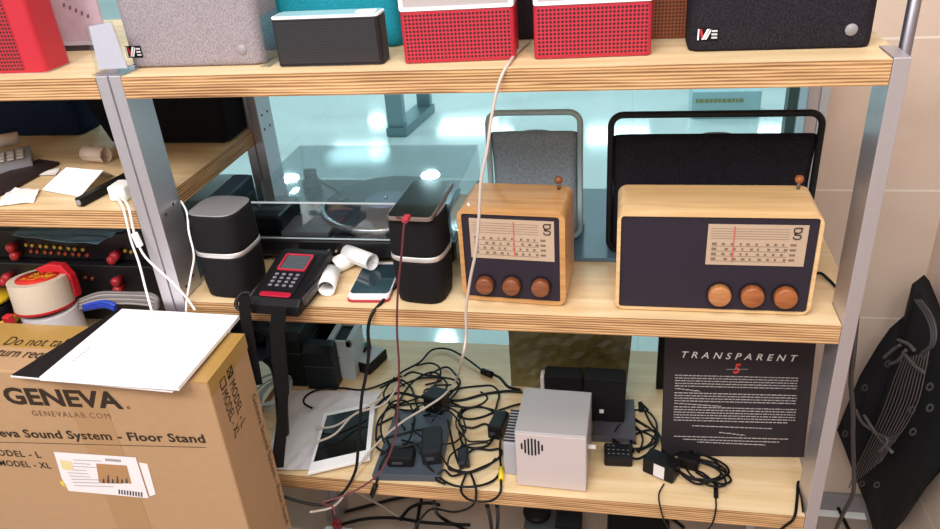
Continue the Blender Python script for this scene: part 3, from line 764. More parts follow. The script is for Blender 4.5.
t = thing('card_reader', 'grey keypad device lying at the far left of the receipts shelf', 'device', tuple(Z(10, 175, ZL)))
an = math.radians(38)
X_ = rotz(an, (-.335, .140, ZL+.004))
MB().prism([(-.035, 0), (.035, 0), (.035, .015), (-.035, .010)], -.075, .060, 'x', .0015, X_).build('body', plain('#88858b', .4), t)
m = MB()
for i in range(9):
    for j in range(3): m.box(-.068+i*.0135, -.058+i*.0135, -.022+j*.015, -.011+j*.015, .0125+j*.0008, .0150+j*.0009, .001, X_)
m.build('keys', plain('#b3aaa3', .5), t)
# white folded receipt tent
m = MB(); q = [Z(*p, ZL+.0006) for p in ((42, 190), (80, 197), (100, 181), (62, 176))]
c = Vector((0, 0, .022)); e0, e1 = (q[3]+q[0])/2, (q[2]+q[1])/2
ap, bp_ = Z(66, 168, ZL+.03), Z(103, 171, ZL+.028)
m.sheet([q[0], q[1], bp_, ap], .0006, 4, .0006, 1); m.sheet([ap, bp_, q[2]+Vector((.01, .02, 0)), q[3]+Vector((-.01, .03, 0))], .0006, 4, .0006, 2)
m.build('folded_receipt', M_paper, label='white folded receipt standing like a tent beside the black bar', cat='receipt')
m = MB(); m.sheet([Z(*p, ZL+.0006) for p in ((-3, 207), (34, 203), (40, 191), (10, 189))], .0006, 5, .003, 3)
o = m.build('receipt_slip', M_paper, label='crumpled white receipt slip at the far left shelf edge', cat='receipt')
m = MB(); m.sheet([Z(*p, ZL+.0006) for p in ((35, 176), (56, 176), (60, 169), (45, 171))], .0006, 3, .002, 5)
m.build('receipt_slip', M_paper, label='small white paper scrap behind the folded receipt', cat='receipt')
m = MB(); m.prism([(p.x, p.y) for p in (Z(-20, 205, ZL), Z(12, 192, ZL), Z(60, 165, ZL), Z(40, 162, ZL), Z(-25, 188, ZL))], ZL+.0004, ZL+.0058, 'z', .001)
m.build('wallet', plain('#2d2123', .5), label='flat dark brown folder under the papers on the left shelf', cat='folder')
a, b_ = Z(79, 203, ZL+.006), Z(128, 177, ZL+.006)
t = thing('black_bar', 'black square rod pointing at the viewer on the receipts shelf', 'rod', tuple(a))
dv = (b_-a); X_ = frame(a, dv, (0, 0, 1))
MB().box(0, dv.length+.03, -.006, .006, -.0055, .0065, .001, X_).build('rod', M_black, t)
m = MB(); m.lathe([(.0001, 0), (.0042, 0), (.0042, .0012), (.003, .0016)], X_ @ Matrix.Translation((0, 0, .0005)) @ Euler((0, -PI/2, 0)).to_matrix().to_4x4(), 16); m.build('end_cap', plain('#8d8a8e', .4), t)
# white charger
t = thing('usb_charger', 'white wall charger with two white leads at the shelf edge', 'charger', tuple(Z(120, 203, ZL)))
a = Z(121, 201, ZL); MB().box(a.x-.014, a.x+.012, a.y-.004, a.y+.026, ZL+.0004, ZL+.022, .003).build('charger_body', M_white, t)
GW = 'white charging leads at the left post'
cable([(a.x-.004, a.y-.004, ZL+.010), Y(123, 208, -.004), Y(131, 240, -.008), Y(139, 263, -.010), Y(146, 290, -.014), Y(152, 312, -.02)], .0015, M_white, 'white lead hanging leftmost from the white charger', group=GW)
t2 = cable([(a.x+.004, a.y-.004, ZL+.010), Y(128, 206, -.004), Y(134, 232, -.008), Y(141, 250, -.010), Y(150, 262, -.010), Y(172, 282, -.010), Y(186, 297, -.010), Y(195, 310, -.012)], .0015, M_white, 'white lead with a plug hanging from the charger across the post', group=GW)
X_ = frame(Y(134, 233, -.008), Y(141, 248, -.010)-Y(134, 233, -.008), (0, -1, 0))
MB().box(0, .020, -.004, .004, -.003, .003, .001, X_).build('plug', M_white, t2)
cable([Y(181, 201, .05), Y(187, 213, .03), Y(189, 232, .004), Y(194, 255, -.003), Y(191, 275, -.004), Y(187, 298, -.006), Y(186, 312, -.01)], .0013, M_white, 'white lead running down beside the left rounded speaker', group=GW)

# ================================================================== LEFT UNIT, LOWER SHELF (z = -.15)
ZQ = -.095
def amp(label, x0, x1, y0, y1, z0, z1, rows, reds, golds):
    t = thing('amplifier', label, 'amplifier', ((x0+x1)/2, (y0+y1)/2, z0))
    MB().box(x0, x1, y0, y1, z0, z1, .002).build('case', plain('#141215', .35), t)
    R90 = Euler((PI/2, 0, 0)).to_matrix().to_4x4()
    for (px, py) in reds:
        p = Y(px, py, y0-.01)
        m = MB(); m.lathe([(.006, 0), (.006, .008), (.0075, .009), (.0075, .016), (.004, .019), (.0001, .019)], Matrix.Translation((p.x, y0, p.z)) @ R90, 16)
        m.build('binding_post', plain('#a3222a', .4), t)
    for (px, py, c) in golds:
        p = Y(px, py, y0-.004)
        m = MB(); m.lathe([(.0030, 0), (.0030, .005), (.0018, .005), (.0001, .003)], Matrix.Translation((p.x, y0, p.z)) @ R90, 12)
        m.build('socket', plain(c, .3, .7), t)
    return t
golds = [(26+x*6.0+(x//2)*2.2, 245+x*.6, '#c9a24d') for x in range(9)]+[(31+x*6.0+(x//2)*2, 251.5+x*.5, '#b5533f') for x in range(9)]
zA = Y(60, 259, .10).z
amp('upper black amplifier back with two rows of gold sockets', -.56, -.012, .10, .34, zA, Y(60, 232, .10).z, 1, [(12, 247), (16, 255), (116, 255), (113, 259)], golds+[(125, 251, '#c9a24d'), (131, 252, '#c9a24d')])
amp('lower black amplifier behind the tape rolls, with red terminals', -.56, -.012, .085, .34, ZQ+.0005, zA-.001, 1, [(8, 277), (5, 281), (117, 281), (119, 289)], [(85, 278, '#8a4a3a'), (92, 279, '#8a4a3a')])
m = MB(); z_ = Y(60, 232, .10).z+.003
m.sheet([Y(12, 236, .065), Y(98, 247, .065), Z(130, 226, z_+.003), Z(40, 222, z_+.003)], .0008, 7, .005, 4)
m.build('plastic_sleeve', plain('#587f96', .25, coat=.3), label='clear plastic sleeve lying on the upper amplifier', cat='plastic bag')
# tape rolls
def taperoll(label, c, r, hgt, core, mat, extra=None, tilt=(0, 0), grp='packing tape rolls'):
    t = thing('tape_roll', label, 'tape', c)
    X_ = rotz(0, c, *tilt)
    m = MB(); n = 48
    o_ = [(r*math.cos(2*PI*i/n), r*math.sin(2*PI*i/n)) for i in range(n)]; i_ = [(core*math.cos(2*PI*i/n), core*math.sin(2*PI*i/n)) for i in range(n)]
    m.ring(o_, i_, 0, hgt, X_ @ Euler((PI/2, 0, 0)).to_matrix().to_4x4()); m.build('tape', mat, t)
    return t, X_
c1 = Y(46, 322, .012)
cx, cy = c1.x, .012
t, X_ = taperoll('white tape roll underneath the red-labelled tape roll', (cx+.002, cy+.014, ZQ+.0005), .041, .058, .028, plain('#d9d3d6', .4))
topz = ZQ+.0590
t, X_ = taperoll('beige tape roll with red and yellow label, on top of the white one', (cx-.002, cy+.014, topz+.006), .0425, .044, .03, plain('#c9b9a6', .4), tilt=(math.radians(-7), math.radians(-2)))
def up(m_): return X_ @ m_
MB().lathe([(.0005, .0435), (.031, .0440), (.031, .0450), (.0005, .0452)], X_ @ Matrix.Translation((0, 0, 0)), 40).build('red_label', plain('#c2251c', .4), t)
m = MB(); rnd = random.Random(5)
for k in range(26):
    an_ = rnd.random()*2*PI; rr = .022*math.sqrt(rnd.random())
    x, y = rr*math.cos(an_)*1.1, rr*math.sin(an_)*.7; l_, w_ = .010, .0022; ca = rnd.random()*PI
    m.flat([X_ @ Vector((x+sx*l_/2*math.cos(ca)-sy*w_/2*math.sin(ca), y+sx*l_/2*math.sin(ca)+sy*w_/2*math.cos(ca), .0453)) for sx, sy in ((-1, -1), (1, -1), (1, 1), (-1, 1))], (0, 0, 1))
m.build('yellow_print', plain('#e0b02a', .5), t)
m = MB(); n = 40
m.ring([(0.0435*math.cos(2*PI*i/n), .0435*math.sin(2*PI*i/n)) for i in range(n)], [(.0415*math.cos(2*PI*i/n), .0415*math.sin(2*PI*i/n)) for i in range(n)], -.0025, .001, X_ @ Euler((PI/2, 0, 0)).to_matrix().to_4x4())
m.build('red_edge', plain('#b32028', .4), t)
# red dispenser flap
m = MB(); m.prism([(-.006, .0455), (.028, .0455), (.0437, .030), (.0437, .006), (.046, .006), (.046, .040), (.034, .058), (.012, .060), (-.012, .052)], .012, .026, 'y', .002, X_)
m.build('red_flap', plain('#c01f2b', .4), t)
p = Y(22, 316, .0); MB().box(p.x-.006, p.x+.006, -.030, -.018, ZQ+.0006, ZQ+.075, .002).build('red_tag', plain('#b8202a', .5), label='small red tag standing beside the white tape roll', cat='tag')
p = Y(3, 300, .05); t = thing('tape_measure', 'yellow and black tool at the far left behind the box', 'tool', (p.x, .05, ZQ))
MB().lathe([(.026, .0005), (.03, .004), (.03, .05), (.026, .056), (.0001, .056)], Matrix.Translation((p.x-.014, .04, ZQ)), 28).build('body', M_black, t)
MB().lathe([(.0303, .018), (.0303, .032), (.0001, .032)], Matrix.Translation((p.x-.014, .04, ZQ)), 28).build('yellow_band', plain('#d0ad1c', .5), t)
MB().lathe([(.0303, .058), (.0303, .064), (.0001, .064)], Matrix.Translation((p.x-.014, .04, ZQ)), 28).build('yellow_cap', plain('#d0ad1c', .5), t)
# cables bundle on that shelf
for k in range(6):
    dx = k*3
    cable([Y(80, 300+k*1.6, .03), Y(100, 293+k*2.2, .03), Y(128, 293+k*2, .03), Y(150, 294+k*2.2, .02), Y(158, 300+k*1.2, .015), Y(152, 309+k, .012)], .0022, plain('#a39a98', .5) if k % 2 else plain('#77706f', .5),
          'grey flat cables coiled beside the tape rolls', group='grey coiled cables on the left shelf')
m = MB()
for k in range(3):
    m.tube([Y(84, 306+k*1.6, .028), Y(104, 302+k*2, .022), Y(116, 306+k*2, .018)], .0034, 7)
m.build('zip_bag', plain('#1f3fae', .4), label='bright blue bundle beside the grey cables', cat='cable')

# ================================================================== BOTTOM SHELF
zb = B
# silver cube
a, b_ = Z(517, 485, zb), Z(586, 492, zb); yaw = math.atan2(b_.y-a.y, b_.x-a.x)
w = .1045; h = .1045; dpt = .104
t = thing('cube_speaker', 'silver grey cube device with round slotted vent on its front', 'device', (a.x, a.y, zb))
X_ = rotz(yaw, (a.x, a.y, zb+.001))
MB().box(0, w, 0, dpt, 0, h, .0018, X_).build('housing', plain('#b5b1b5', .38, .35), t)
MB().box(.001, w-.001, -.001, .0016, .001, h-.003, .0005, X_).build('front_plate', plain('#c9bdbd', .4, .2), t)
m = MB()
p = loc(532, 447, Vector((a.x, a.y, zb)), yaw); kr = .0160
for k in range(7):
    x = (k-3)*.0050; hh = math.sqrt(max(kr**2-x*x, 0))
    m.box(p[0]+x-.0013, p[0]+x+.0013, -.0016, -.0008, p[1]-hh, p[1]+hh, xf=X_)
m.build('vent_slots', plain('#17151a', .6), t)
fin = MB()
fin.mat(plain('#a8a6ad', .4)).box(-.022, -.0005, .02, .100, .0, .062, .001, X_)
fin.build('heat_sink', parent=t)
fm = MB()
for k in range(11): fm.box(-.0225, -.004, .024+k*.007, .0275+k*.007, .0618, .0628, xf=X_)
fm.build('cooling_ribs', plain('#2d2b30', .5), t)
MB().box(w, w+.011, .028, .034, .058, .062, .0005, X_).build('port', plain('#e6e6e8', .4), t)
# slate box flat right of the cube
q = [Z(592, 437, zb+.01), Z(636, 440, zb+.01), Z(634, 400, zb+.01), Z(596, 400, zb+.01)]
MB().prism([(p.x, p.y) for p in q], zb+.0004, zb+.012, 'z', .001).build('flat_box', plain('#4c4a52', .4), label='flat dark grey case lying right of the silver cube', cat='case')
# olive wrapped panel
m = MB(); bl, br = Z(511, 389, zb), Z(626, 400, zb); yb = .255
tl_, tr_ = Y(505, 330, .30), Y(627, 332, .30)
m.sheet([(bl.x, .262, zb+.001), (br.x, .262, zb+.001), (.665, .300, zb+.16), (.446, .300, zb+.16)], .006, 14, .004, 9)
o = m.build('wrapped_panel', plain('#857a48', .35, noise=.75), label='olive brown plastic-wrapped panel leaning at the back of the lowest shelf', cat='panel')
# black boxes
t = thing('black_case', 'small black case with a white end cap behind the silver cube', 'case', (.55, .17, zb))
p0, p1 = Y(544, 374, .175), Y(583, 376, .175)
pz = Y(562, 376.5, .175).z; yb2 = Z(562, 366, pz).y
MB().box(p0.x, p1.x, .175, yb2, zb+.0005, pz, .003).build('case_body', M_blackm, t)
MB().box(p0.x-.007, p0.x, .178, yb2-.006, pz-.045, pz-.004, .003).build('end_cap', plain('#cfc0bd', .5), t)
t = thing('black_case', 'taller black case with a small white square, right of the capped one', 'case', (.62, .2, zb))
p0, p1 = Y(584, 380, .160), Y(626, 380, .160)
pz = Y(605, 379, .16).z; yb2 = Z(605, 367.5, pz).y
MB().box(p0.x, p1.x, .160, yb2, zb+.013, pz, .003).build('case_body', M_blackm, t)
p = Y(601.5, 411, .160); MB().box(p.x-.0035, p.x+.0035, .1588, .1602, p.z-.0035, p.z+.0035).build('white_square', M_white, t)
MB().box(p1.x-.0005, p1.x+.0015, .168, yb2-.006, pz-.035, pz-.012).build('side_label', plain('#5e6f72', .4), t)
# poster
a, b_ = Z(664, 456.5, zb), Z(803.5, 458, zb)
tl_, tr_ = Y(662, 338, .12), Y(816, 347, .13)
t = thing('printed_board', 'black printed board with white lettering leaning at the right of the lowest shelf', 'poster', (.81, .11, zb))
rv = Vector((b_.x-a.x, b_.y-a.y, 0)); w = rv.length; rv.normalize()
hh = .262; leanv = Vector((0, .16, 1)).normalized()
XP = frame((a.x, a.y, zb+.0012), rv, leanv-rv*leanv.dot(rv))
MB().box(-.004, w+.001, 0, .008, 0, hh, .0008, XP).build('board', plain('#2c262a', .5), t)
u = (leanv-rv*leanv.dot(rv)).normalized()
def onb(px, py):
    n = u.cross(rv); dd = ray(px, py); o_ = Vector((a.x, a.y, zb+.0012)); k = (o_-CAM).dot(n)/dd.dot(n); p_ = CAM+dd*k-o_; return p_.dot(rv), p_.dot(u)
def bp3(x, z): return XP @ Vector((x, 0, z))
m = MB(); A_ = onb(681.5, 357.5); B_ = onb(797, 361.5); Ct = onb(682, 350.5); c2 = onb(740, 352.5); c3 = onb(740, 359)
ang = math.atan2(B_[1]-A_[1], B_[0]-A_[0]); rr_ = rv*math.cos(ang)+u*math.sin(ang); uu = u*math.cos(ang)-rv*math.sin(ang)
m.text('TRANSPARENT', bp3(*A_), rr_, uu, math.hypot(B_[0]-A_[0], B_[1]-A_[1]), c2[1]-c3[1], .0006, .012, .25, 1.75)
m.build('title_lettering', plain('#e9e4e4', .6), t)
m = MB(); A_ = onb(733, 373.5); B_ = onb(741, 363.5); m.text('5', bp3(*A_), rv, u, B_[0]-A_[0], B_[1]-A_[1], .0006, .03, .2); m.build('red_numeral', plain('#d23a34', .6), t)
m = MB(); A_ = onb(726, 369); B_ = onb(748, 369)
m.box(A_[0], B_[0], -.0009, -.0003, A_[1]-.0008, A_[1]+.0003, xf=XP)
m.build('numeral_line', plain('#8d7f78', .6), t)
m = MB(); rnd = random.Random(11)
def textrow(py, xa, xb, s=.0012):
    A_ = onb(xa, py-1.5); B_ = onb(xb, py+1.5); x = A_[0]; L_ = B_[0]-A_[0]
    while x < B_[0]:
        wd = .0016+rnd.random()*.006
        fz = A_[1]+(B_[1]-A_[1])*(x-A_[0])/L_
        m.box(x, min(x+wd, B_[0]), -.0009, -.0003, fz-s/2, fz+s/2, xf=XP); x += wd+.0012
for y0_, n_, last in ((376.5, 6, 700), (394, 5, 798), (408, 6, 797), ):
    for k in range(n_):
        dy = k*2.65; xe = {0: 798, 1: 798}.get(k, 797)
        if k == n_-1: xe = {376.5: 700, 394: 722, 408: 790}[y0_]
        textrow(y0_+dy, 675-(y0_-376)*.04, xe-(y0_-376)*.06)
textrow(427, 692, 772); textrow(433.8, 719, 745); textrow(437.5, 674, 788); textrow(440.5, 683, 779); textrow(443.3, 697, 765)
m.build('small_print', plain('#b5acac', .7), t)
MB().box(onb(735, 344)[0], onb(750, 344)[0], -.004, .012, hh-.004, hh+.003, .0005, XP).build('clip', M_black, t)
p = Y(656.5, 380, .27); MB().box(p.x, p.x+.013, .27, .285, zb+.001, zb+.272).build('black_bar', M_black, label='narrow black upright bar standing behind the printed board', cat='board')
# boxes at back left
t = thing('black_case', 'dark rounded case left of the ridged one, under the middle shelf', 'case', (.06, .26, zb))
def case_with_top(t, x0, x1, y0, y1, z1, m_):
    MB().prism([(y0, zb+.0005), (y1, zb+.0005), (y1, z1), (y0+.012, z1), (y0, z1-.012)], x0, x1, 'x', .003).build('case_body', m_, t)
    MB().box(x0-.0006, x1+.0006, y0-.0008, y1, z1-.040, z1-.037).build('seam', plain('#2b3138', .5), t)
case_with_top(t, .020, .078, .222, .33, zb+.112, plain('#14181b', .5))
t = thing('black_case', 'dark ridged case right of the rounded one, below the card terminal', 'case', (.11, .26, zb))
case_with_top(t, .081, .138, .216, .247, zb+.090, plain('#181e22', .45))
# white open box / receipt printer
t = thing('open_box', 'open white tray box standing behind the dark ridged case', 'box', (.14, .35, zb))
q0 = Z(322, 345, zb+.06)
bx0, bx1, by0, by1, bz0, bz1 = .117, .163, .251, .318, zb+.0005, zb+.084
m = MB(); m.box(bx0, bx1, by0, by1, bz0, bz1-.012); m.box(bx0, bx0+.010, by0, by1, bz1-.012, bz1, .0008); m.box(bx1-.010, bx1, by0, by1, bz1-.012, bz1, .0008); m.box(bx0, bx1, by0, by0+.006, bz1-.012, bz1, .0008); m.box(bx0, bx1, by1-.005, by1, bz1-.012, bz1)
m.build('tray', plain('#b9c4ca', .5), t)
MB().box(bx0+.010, bx1-.010, by0+.006, by1-.006, bz1-.012, bz1-.006, .001).build('slot_insert', M_black, t)
MB().box(.040, .110, .325, .378, zb+.0005, zb+.150, .003).build('black_box', plain('#14171a', .5), label='black box at the back under the middle shelf, leftmost', cat='box')
t = thing('small_machine', 'low black box with a pale top and a green button', 'box', (.165, .32, zb))
q = [Z(347, 361, zb+.018), Z(371, 368, zb+.018), Z(384, 350, zb+.018), Z(362, 345, zb+.018)]
cc = sum(q, Vector())/4; an = math.atan2((q[1]-q[0]).y, (q[1]-q[0]).x)
X_ = rotz(an, (cc.x, cc.y, zb+.0005))
wq = (q[1]-q[0]).length/2; dq = (q[2]-q[1]).length/2
MB().box(-wq, wq, -dq, dq, 0, .022, .002, X_).build('base', M_black, t)
MB().box(-wq+.002, wq-.002, -dq+.003, dq-.002, .022, .0235, .0004, X_).build('pale_top', plain('#b5b1b8', .4), t)
m = MB(); m.lathe([(.006, .0235), (.006, .036), (.004, .038), (.0001, .038)], X_ @ Matrix.Translation((-.004, dq-.014, 0)), 16); m.build('green_button', plain('#3c7a5c', .4), t)
m = MB(); m.tube([X_ @ Vector((-.014, -.004, .024)), X_ @ Vector((-.016, .004, .032)), X_ @ Vector((-.010, .010, .026)), X_ @ Vector((-.004, .002, .025))], .0022, 8); m.build('hook', M_black, t)
# round black coil far left + plastic
t = thing('headphones', 'round dark blue-black ring standing at the left under the middle shelf', 'headphones', (.02, .16, zb))
c = Y(256, 338, .10); m = MB(); m.tube([(c.x+.030*math.cos(2*PI*i/24), .10+.002*math.sin(i), c.z+.030*math.sin(2*PI*i/24)) for i in range(24)], .012, 12, closed=True, spline=False)
m.build('ear_ring', plain('#1b2836', .4), t)
MB().lathe([(.020, 0), (.020, .004), (.0001, .006)], Matrix.Translation((c.x, .104, c.z)) @ Euler((PI/2, 0, 0)).to_matrix().to_4x4(), 24).build('ear_pad', M_black, t)
m = MB(); m.tube([(c.x+.01, .10, c.z-.035), (c.x+.03, .09, c.z-.06), (c.x+.02, .08, zb+.012)], .010, 10); m.build('band', M_black, t)
# tissue / plastic sheet and white papers
MB().sheet([Z(262, 470, zb+.0008), Z(330, 472, zb+.0008), Z(383, 392, zb+.0008), Z(288, 392, zb+.0008)], .0008, 9, .004, 21).build('wrapping_paper', plain('#d7d2d6', .5), label='crumpled white wrapping paper under the tablet', cat='paper')
m = MB(); cc_ = Z(272, 392, zb+.02)
for k in range(5):
    rnd = random.Random(40+k); R_ = .020+.003*k
    m.tube([(cc_.x+R_*math.cos(2*PI*i/14), cc_.y+R_*1.6*math.sin(2*PI*i/14), zb+.006+.004*k+.006*(1+math.sin(2*PI*i/14+k))) for i in range(14)], .0018, 6, closed=True)
m.build('cable_coil', plain('#b5c4c6', .4), label='pale grey thin cable coil beside the cardboard box', cat='cable')
# tablet
q = [Z(308, 474, zb+.01), Z(370, 459.5, zb+.01), Z(375.5, 403, zb+.01), Z(324, 414, zb+.01)]
cc = sum(q, Vector())/4; u_ = (q[1]-q[0]); v_ = q[2]-q[1]
t = thing('tablet', 'white tablet with a black screen lying on crumpled paper', 'tablet', (cc.x, cc.y, zb+.005))
def quadprism(qq, z0, z1, bev=0, name='', mat=None, parent=None, ins=0.0):
    c_ = sum(qq, Vector())/4; P_ = [c_+(p_-c_)*(1-ins) for p_ in qq]
    m_ = MB(); m_.prism([(p_.x, p_.y) for p_ in P_], z0, z1, 'z', bev); return m_.build(name, mat, parent)
quadprism(q, zb+.0065, zb+.0125, .0012, 'case', plain('#eceaec', .3), t)
qs = [Z(313.5, 462, zb+.0125), Z(366, 450, zb+.0125), Z(370, 407, zb+.0125), Z(327, 416, zb+.0125)]
quadprism(qs, zb+.0125, zb+.0130, 0, 'screen', plain('#07080b', .12), t)
# slate block under adapters
q = [Z(372, 475, zb+.012), Z(440, 476.5, zb+.012), Z(452, 412, zb+.012), Z(396, 410, zb+.012)]
cc = sum(q, Vector())/4
t = thing('slate_case', 'slate blue flat case buried under cables and adapters', 'case', (cc.x, cc.y, zb))
quadprism(q, zb+.0005, zb+.013, .001, 'case', plain('#3f4754', .4), t)
# adapters
def adapter(label, px, py, zc, w, d, h, ang, mat=M_black, name='power_adapter', extra=None, tilt=(0, 0)):
    p_ = Z(px, py, zc); X_ = rotz(math.radians(ang), (p_.x, p_.y, zc), *tilt)
    t = thing(name, label, 'power adapter', (p_.x, p_.y, zc))
    MB().box(-w/2, w/2, -d/2, d/2, 0.0004, h, .003, X_).build('adapter_body', mat, t)
    m = MB(); m.lathe([(.004, 0), (.0032, .012), (.0001, .012)], X_ @ Matrix.Translation((0, d/2, h/2)) @ Euler((-PI/2, 0, 0)).to_matrix().to_4x4(), 10); m.build('strain_relief', M_cable, t)
    if extra: extra(t, X_, w, d, h)
    return t, X_
def whitelabel(t, X_, w, d, h):
    MB().box(-w*.12, w*.22, -d/2-.0006, -d/2, .004, h-.003, xf=X_).build('rating_label', plain('#dcd6da', .5), t)
def prints(t, X_, w, d, h):
    m = MB(); rnd = random.Random(2)
    for i in range(12): 
        x = -w*.38+(i % 5)*w*.17; y = -d*.3+(i//5)*d*.28; m.box(x, x+w*.08, y, y+.001, h, h+.0003, xf=X_)
    m.build('rating_print', plain('#8c8a90', .6), t)
def slot(t, X_, w, d, h):
    MB().box(-w*.3, w*.1, -d/2-.0008, -d/2, h*.35, h*.6, .0003, X_).build('socket', plain('#3a3a40', .3), t)
adapter('flat black power adapter right of the silver cube', 618, 460, zb, .043, .032, .021, 2, plain('#131318', .4), extra=prints)
adapter('black wall adapter with a white rating label, before the printed board', 661, 473, zb, .050, .028, .030, -28, extra=whitelabel)
adapter('small black adapter block lying on the slate blue case', 402, 461, zb+.0132, .042, .030, .020, 5, extra=slot)
adapter('tall black adapter on the slate case at the centre of the tangle', 433, 452, zb+.0132, .032, .060, .028, 12, plain('#191b20', .4), extra=slot)
adapter('black adapter at the top of the cable tangle', 438, 413, zb+.0005, .034, .034, .044, -14)
adapter('black plug adapter near the ribbed side of the silver cube', 499, 431, zb+.0005, .024, .046, .026, -10, extra=slot)
adapter('small black connector block with grey top, on the bare wood', 464, 461, zb+.0005, .018, .038, .013, 14, plain('#22242a', .3), extra=slot)
adapter('black round-ended adapter lying between the coils by the printed board', 688, 466, zb+.0005, .032, .020, .020, -15)
# cables on the bottom shelf
def czl(L_, z0=.004, amp_=.006, seed=0):
    rnd = random.Random(seed); out = []
    for i, q_ in enumerate(L_):
        px, py = q_[:2]; hz = q_[2] if len(q_) > 2 else z0+rnd.random()*amp_
        out.append(Z(px, py, zb+hz))
    return out
GC = 'black cables tangled on the lowest shelf'
TAN = [
 [(404, 386), (398, 379), (402, 372), (420, 362), (432, 350), (448, 349), (464, 357), (479, 368), (484, 372)],
 [(492, 374), (500, 378), (507, 386), (512, 388), (520, 390)],
 [(404, 376), (412, 372), (425, 375), (440, 377), (447, 384), (444, 392), (437, 400, .03)],
 [(380, 388), (398, 380), (408, 384), (413, 392), (416, 402), (418, 412), (412, 425, .02)],
 [(372, 413), (383, 400), (398, 393), (420, 397), (445, 400), (462, 400), (485, 394), (508, 391), (522, 392)],
 [(376, 440), (378, 422), (390, 408), (410, 404), (425, 403), (433, 408, .04)],
 [(447, 392), (462, 388), (480, 386), (492, 386), (499, 393), (497, 404), (495, 414), (497, 425, .02)],
 [(430, 374), (446, 367), (455, 374), (460, 383), (452, 392), (445, 400), (440, 408, .03)],
 [(450, 402), (462, 408), (458, 415), (468, 419), (482, 417), (497, 411), (512, 406), (520, 404)],
 [(465, 432), (459, 422), (464, 411), (478, 407), (494, 410)],
 [(459, 425), (472, 428), (486, 424), (494, 434), (488, 445), (474, 448), (463, 444), (459, 432)],
 [(448, 420, .02), (452, 440, .018), (458, 462), (463, 468)],
 [(448, 466, .016), (455, 470), (468, 472), (480, 468), (493, 462), (501, 455), (500, 449), (489, 450), (475, 449), (466, 455)],
 [(466, 474), (461, 490), (470, 500), (490, 501), (500, 493), (501, 480)],
 [(501, 468), (500, 455), (500, 446), (501, 436, .018)],
 [(471, 474), (476, 490), (473, 505, -.03), (455, 512, -.05), (432, 509, -.07), (420, 520, -.09), (415, 529, -.1)],
 [(440, 446, .03), (425, 442, .035), (408, 446, .034), (392, 450, .03), (382, 462, .018), (377, 480, .004), (374, 492, -.02), (372, 498, -.03)],
 [(386, 438, .022), (402, 434, .024), (420, 430, .026), (432, 436, .04)],
 [(378, 425), (392, 418), (406, 414), (420, 416), (430, 414, .03)],
 [(445, 484), (436, 479), (444, 470, .016), (452, 476), (465, 472)],
 [(312, 408), (304, 403), (306, 396), (318, 390), (340, 388), (360, 390), (375, 387), (392, 380), (402, 376)],
 [(425, 385), (441, 380), (433, 372), (415, 380), (402, 396), (396, 412, .02), (405, 430, .028)],
 [(384, 452, .016), (376, 446), (381, 436), (390, 446, .018), (381, 455, .014)],
 [(402, 440, .03), (418, 446, .034), (425, 462, .018), (440, 478), (456, 486), (478, 486), (494, 480), (501, 470)],
]
LB = ['black cable arching highest at the back of the tangle', 'thick black cable between the bead and the olive panel', 'black cable looping beneath the arching one',
      'black cable dropping from the arch onto the slate case', 'long thick black cable running right to the silver cube', 'black cable curving round the tablet corner',
      'black cable curling down to the plug adapter', 'thin black cable looping left of the white cord', 'black cable leading to the ribs of the cube', 'small black loop above the bare wood',
      'round black coil left of the plug adapter', 'black cable down the right side of the slate case', 'black double cable through the grey-topped connector', 'black loop crossing the front edge of the shelf',
      'short black cable with the yellow sleeve', 'black cable drooping from the connector over the shelf edge', 'black cable with a plug dangling over the front edge at the tangle',
      'black cable lying across the slate case, rear', 'short black cable at the left of the top adapter', 'short black cable at the lower right of the slate case', 'black cable running left over the wrapping paper',
      'black cable twisting into the slate case', 'tight black knot at the tablet edge', 'long black cable sagging along the front edge']
for k, L_ in enumerate(TAN):
    o = cable(czl(L_, seed=k), .0017 if k not in (4, 1) else .0023, M_cable, LB[k], group=GC)
    if k == 14:
        A_, B_ = Z(501, 480, zb+.005), Z(501, 468, zb+.006); MB().tube([A_, B_], .0042, 10, spline=False).build('yellow_sleeve', plain('#e5c21e', .4), o)
    if k == 0:
        A_, B_ = Z(482, 371, zb+.006), Z(492, 375, zb+.006); MB().tube([A_, B_], .0062, 12, spline=False).build('ferrite_bead', M_cable, o)
    if k == 16:
        A_, B_ = Z(376, 484, zb-.004), Z(372, 495, zb-.024); MB().tube([A_, B_], .0042, 10, spline=False).build('plug', M_cable, o)
GR = 'black cable coils before the printed board'
RT = [
 [(648, 410), (641, 403), (640, 404)],
 [(641, 402), (645, 412), (651, 424), (657, 432), (655, 442), (645, 448), (636, 451)],
 [(614, 420), (622, 412), (640, 422), (652, 430), (658, 438), (652, 450), (640, 458), (632, 458)],
 [(618, 446), (612, 430), (617, 421), (630, 427), (648, 434), (656, 440)],
 [(634, 452), (631, 442), (638, 433), (652, 430), (660, 436), (663, 450), (666, 460, .02)],
 [(670, 452), (690, 452), (712, 458), (726, 466), (728, 474), (715, 480), (698, 484), (686, 478), (680, 472)],
 [(690, 458), (705, 462), (722, 470), (731, 480), (722, 484), (706, 478), (696, 472)],
 [(694, 470), (704, 474), (716, 486), (716, 496)],
 [(664, 484), (659, 494), (660, 506), (664, 520, -.03), (670, 530, -.06)],
 [(714, 478), (715, 492), (716, 508), (712, 524, -.03), (705, 532, -.06)],
]
RL = ['short black plug end pointing up left of the printed board', 'black lead with plug curving down to the coil', 'large black loop above the flat adapter', 'left black loop over the dark grey case',
      'inner black loop reaching the labelled adapter', 'outer black coil spreading right over the wood', 'inner black coil right of the round-ended adapter', 'short black tail ending on the wood',
      'thin black cable hanging over the edge, below the labelled adapter', 'thin black cable hanging over the edge from the right coil']
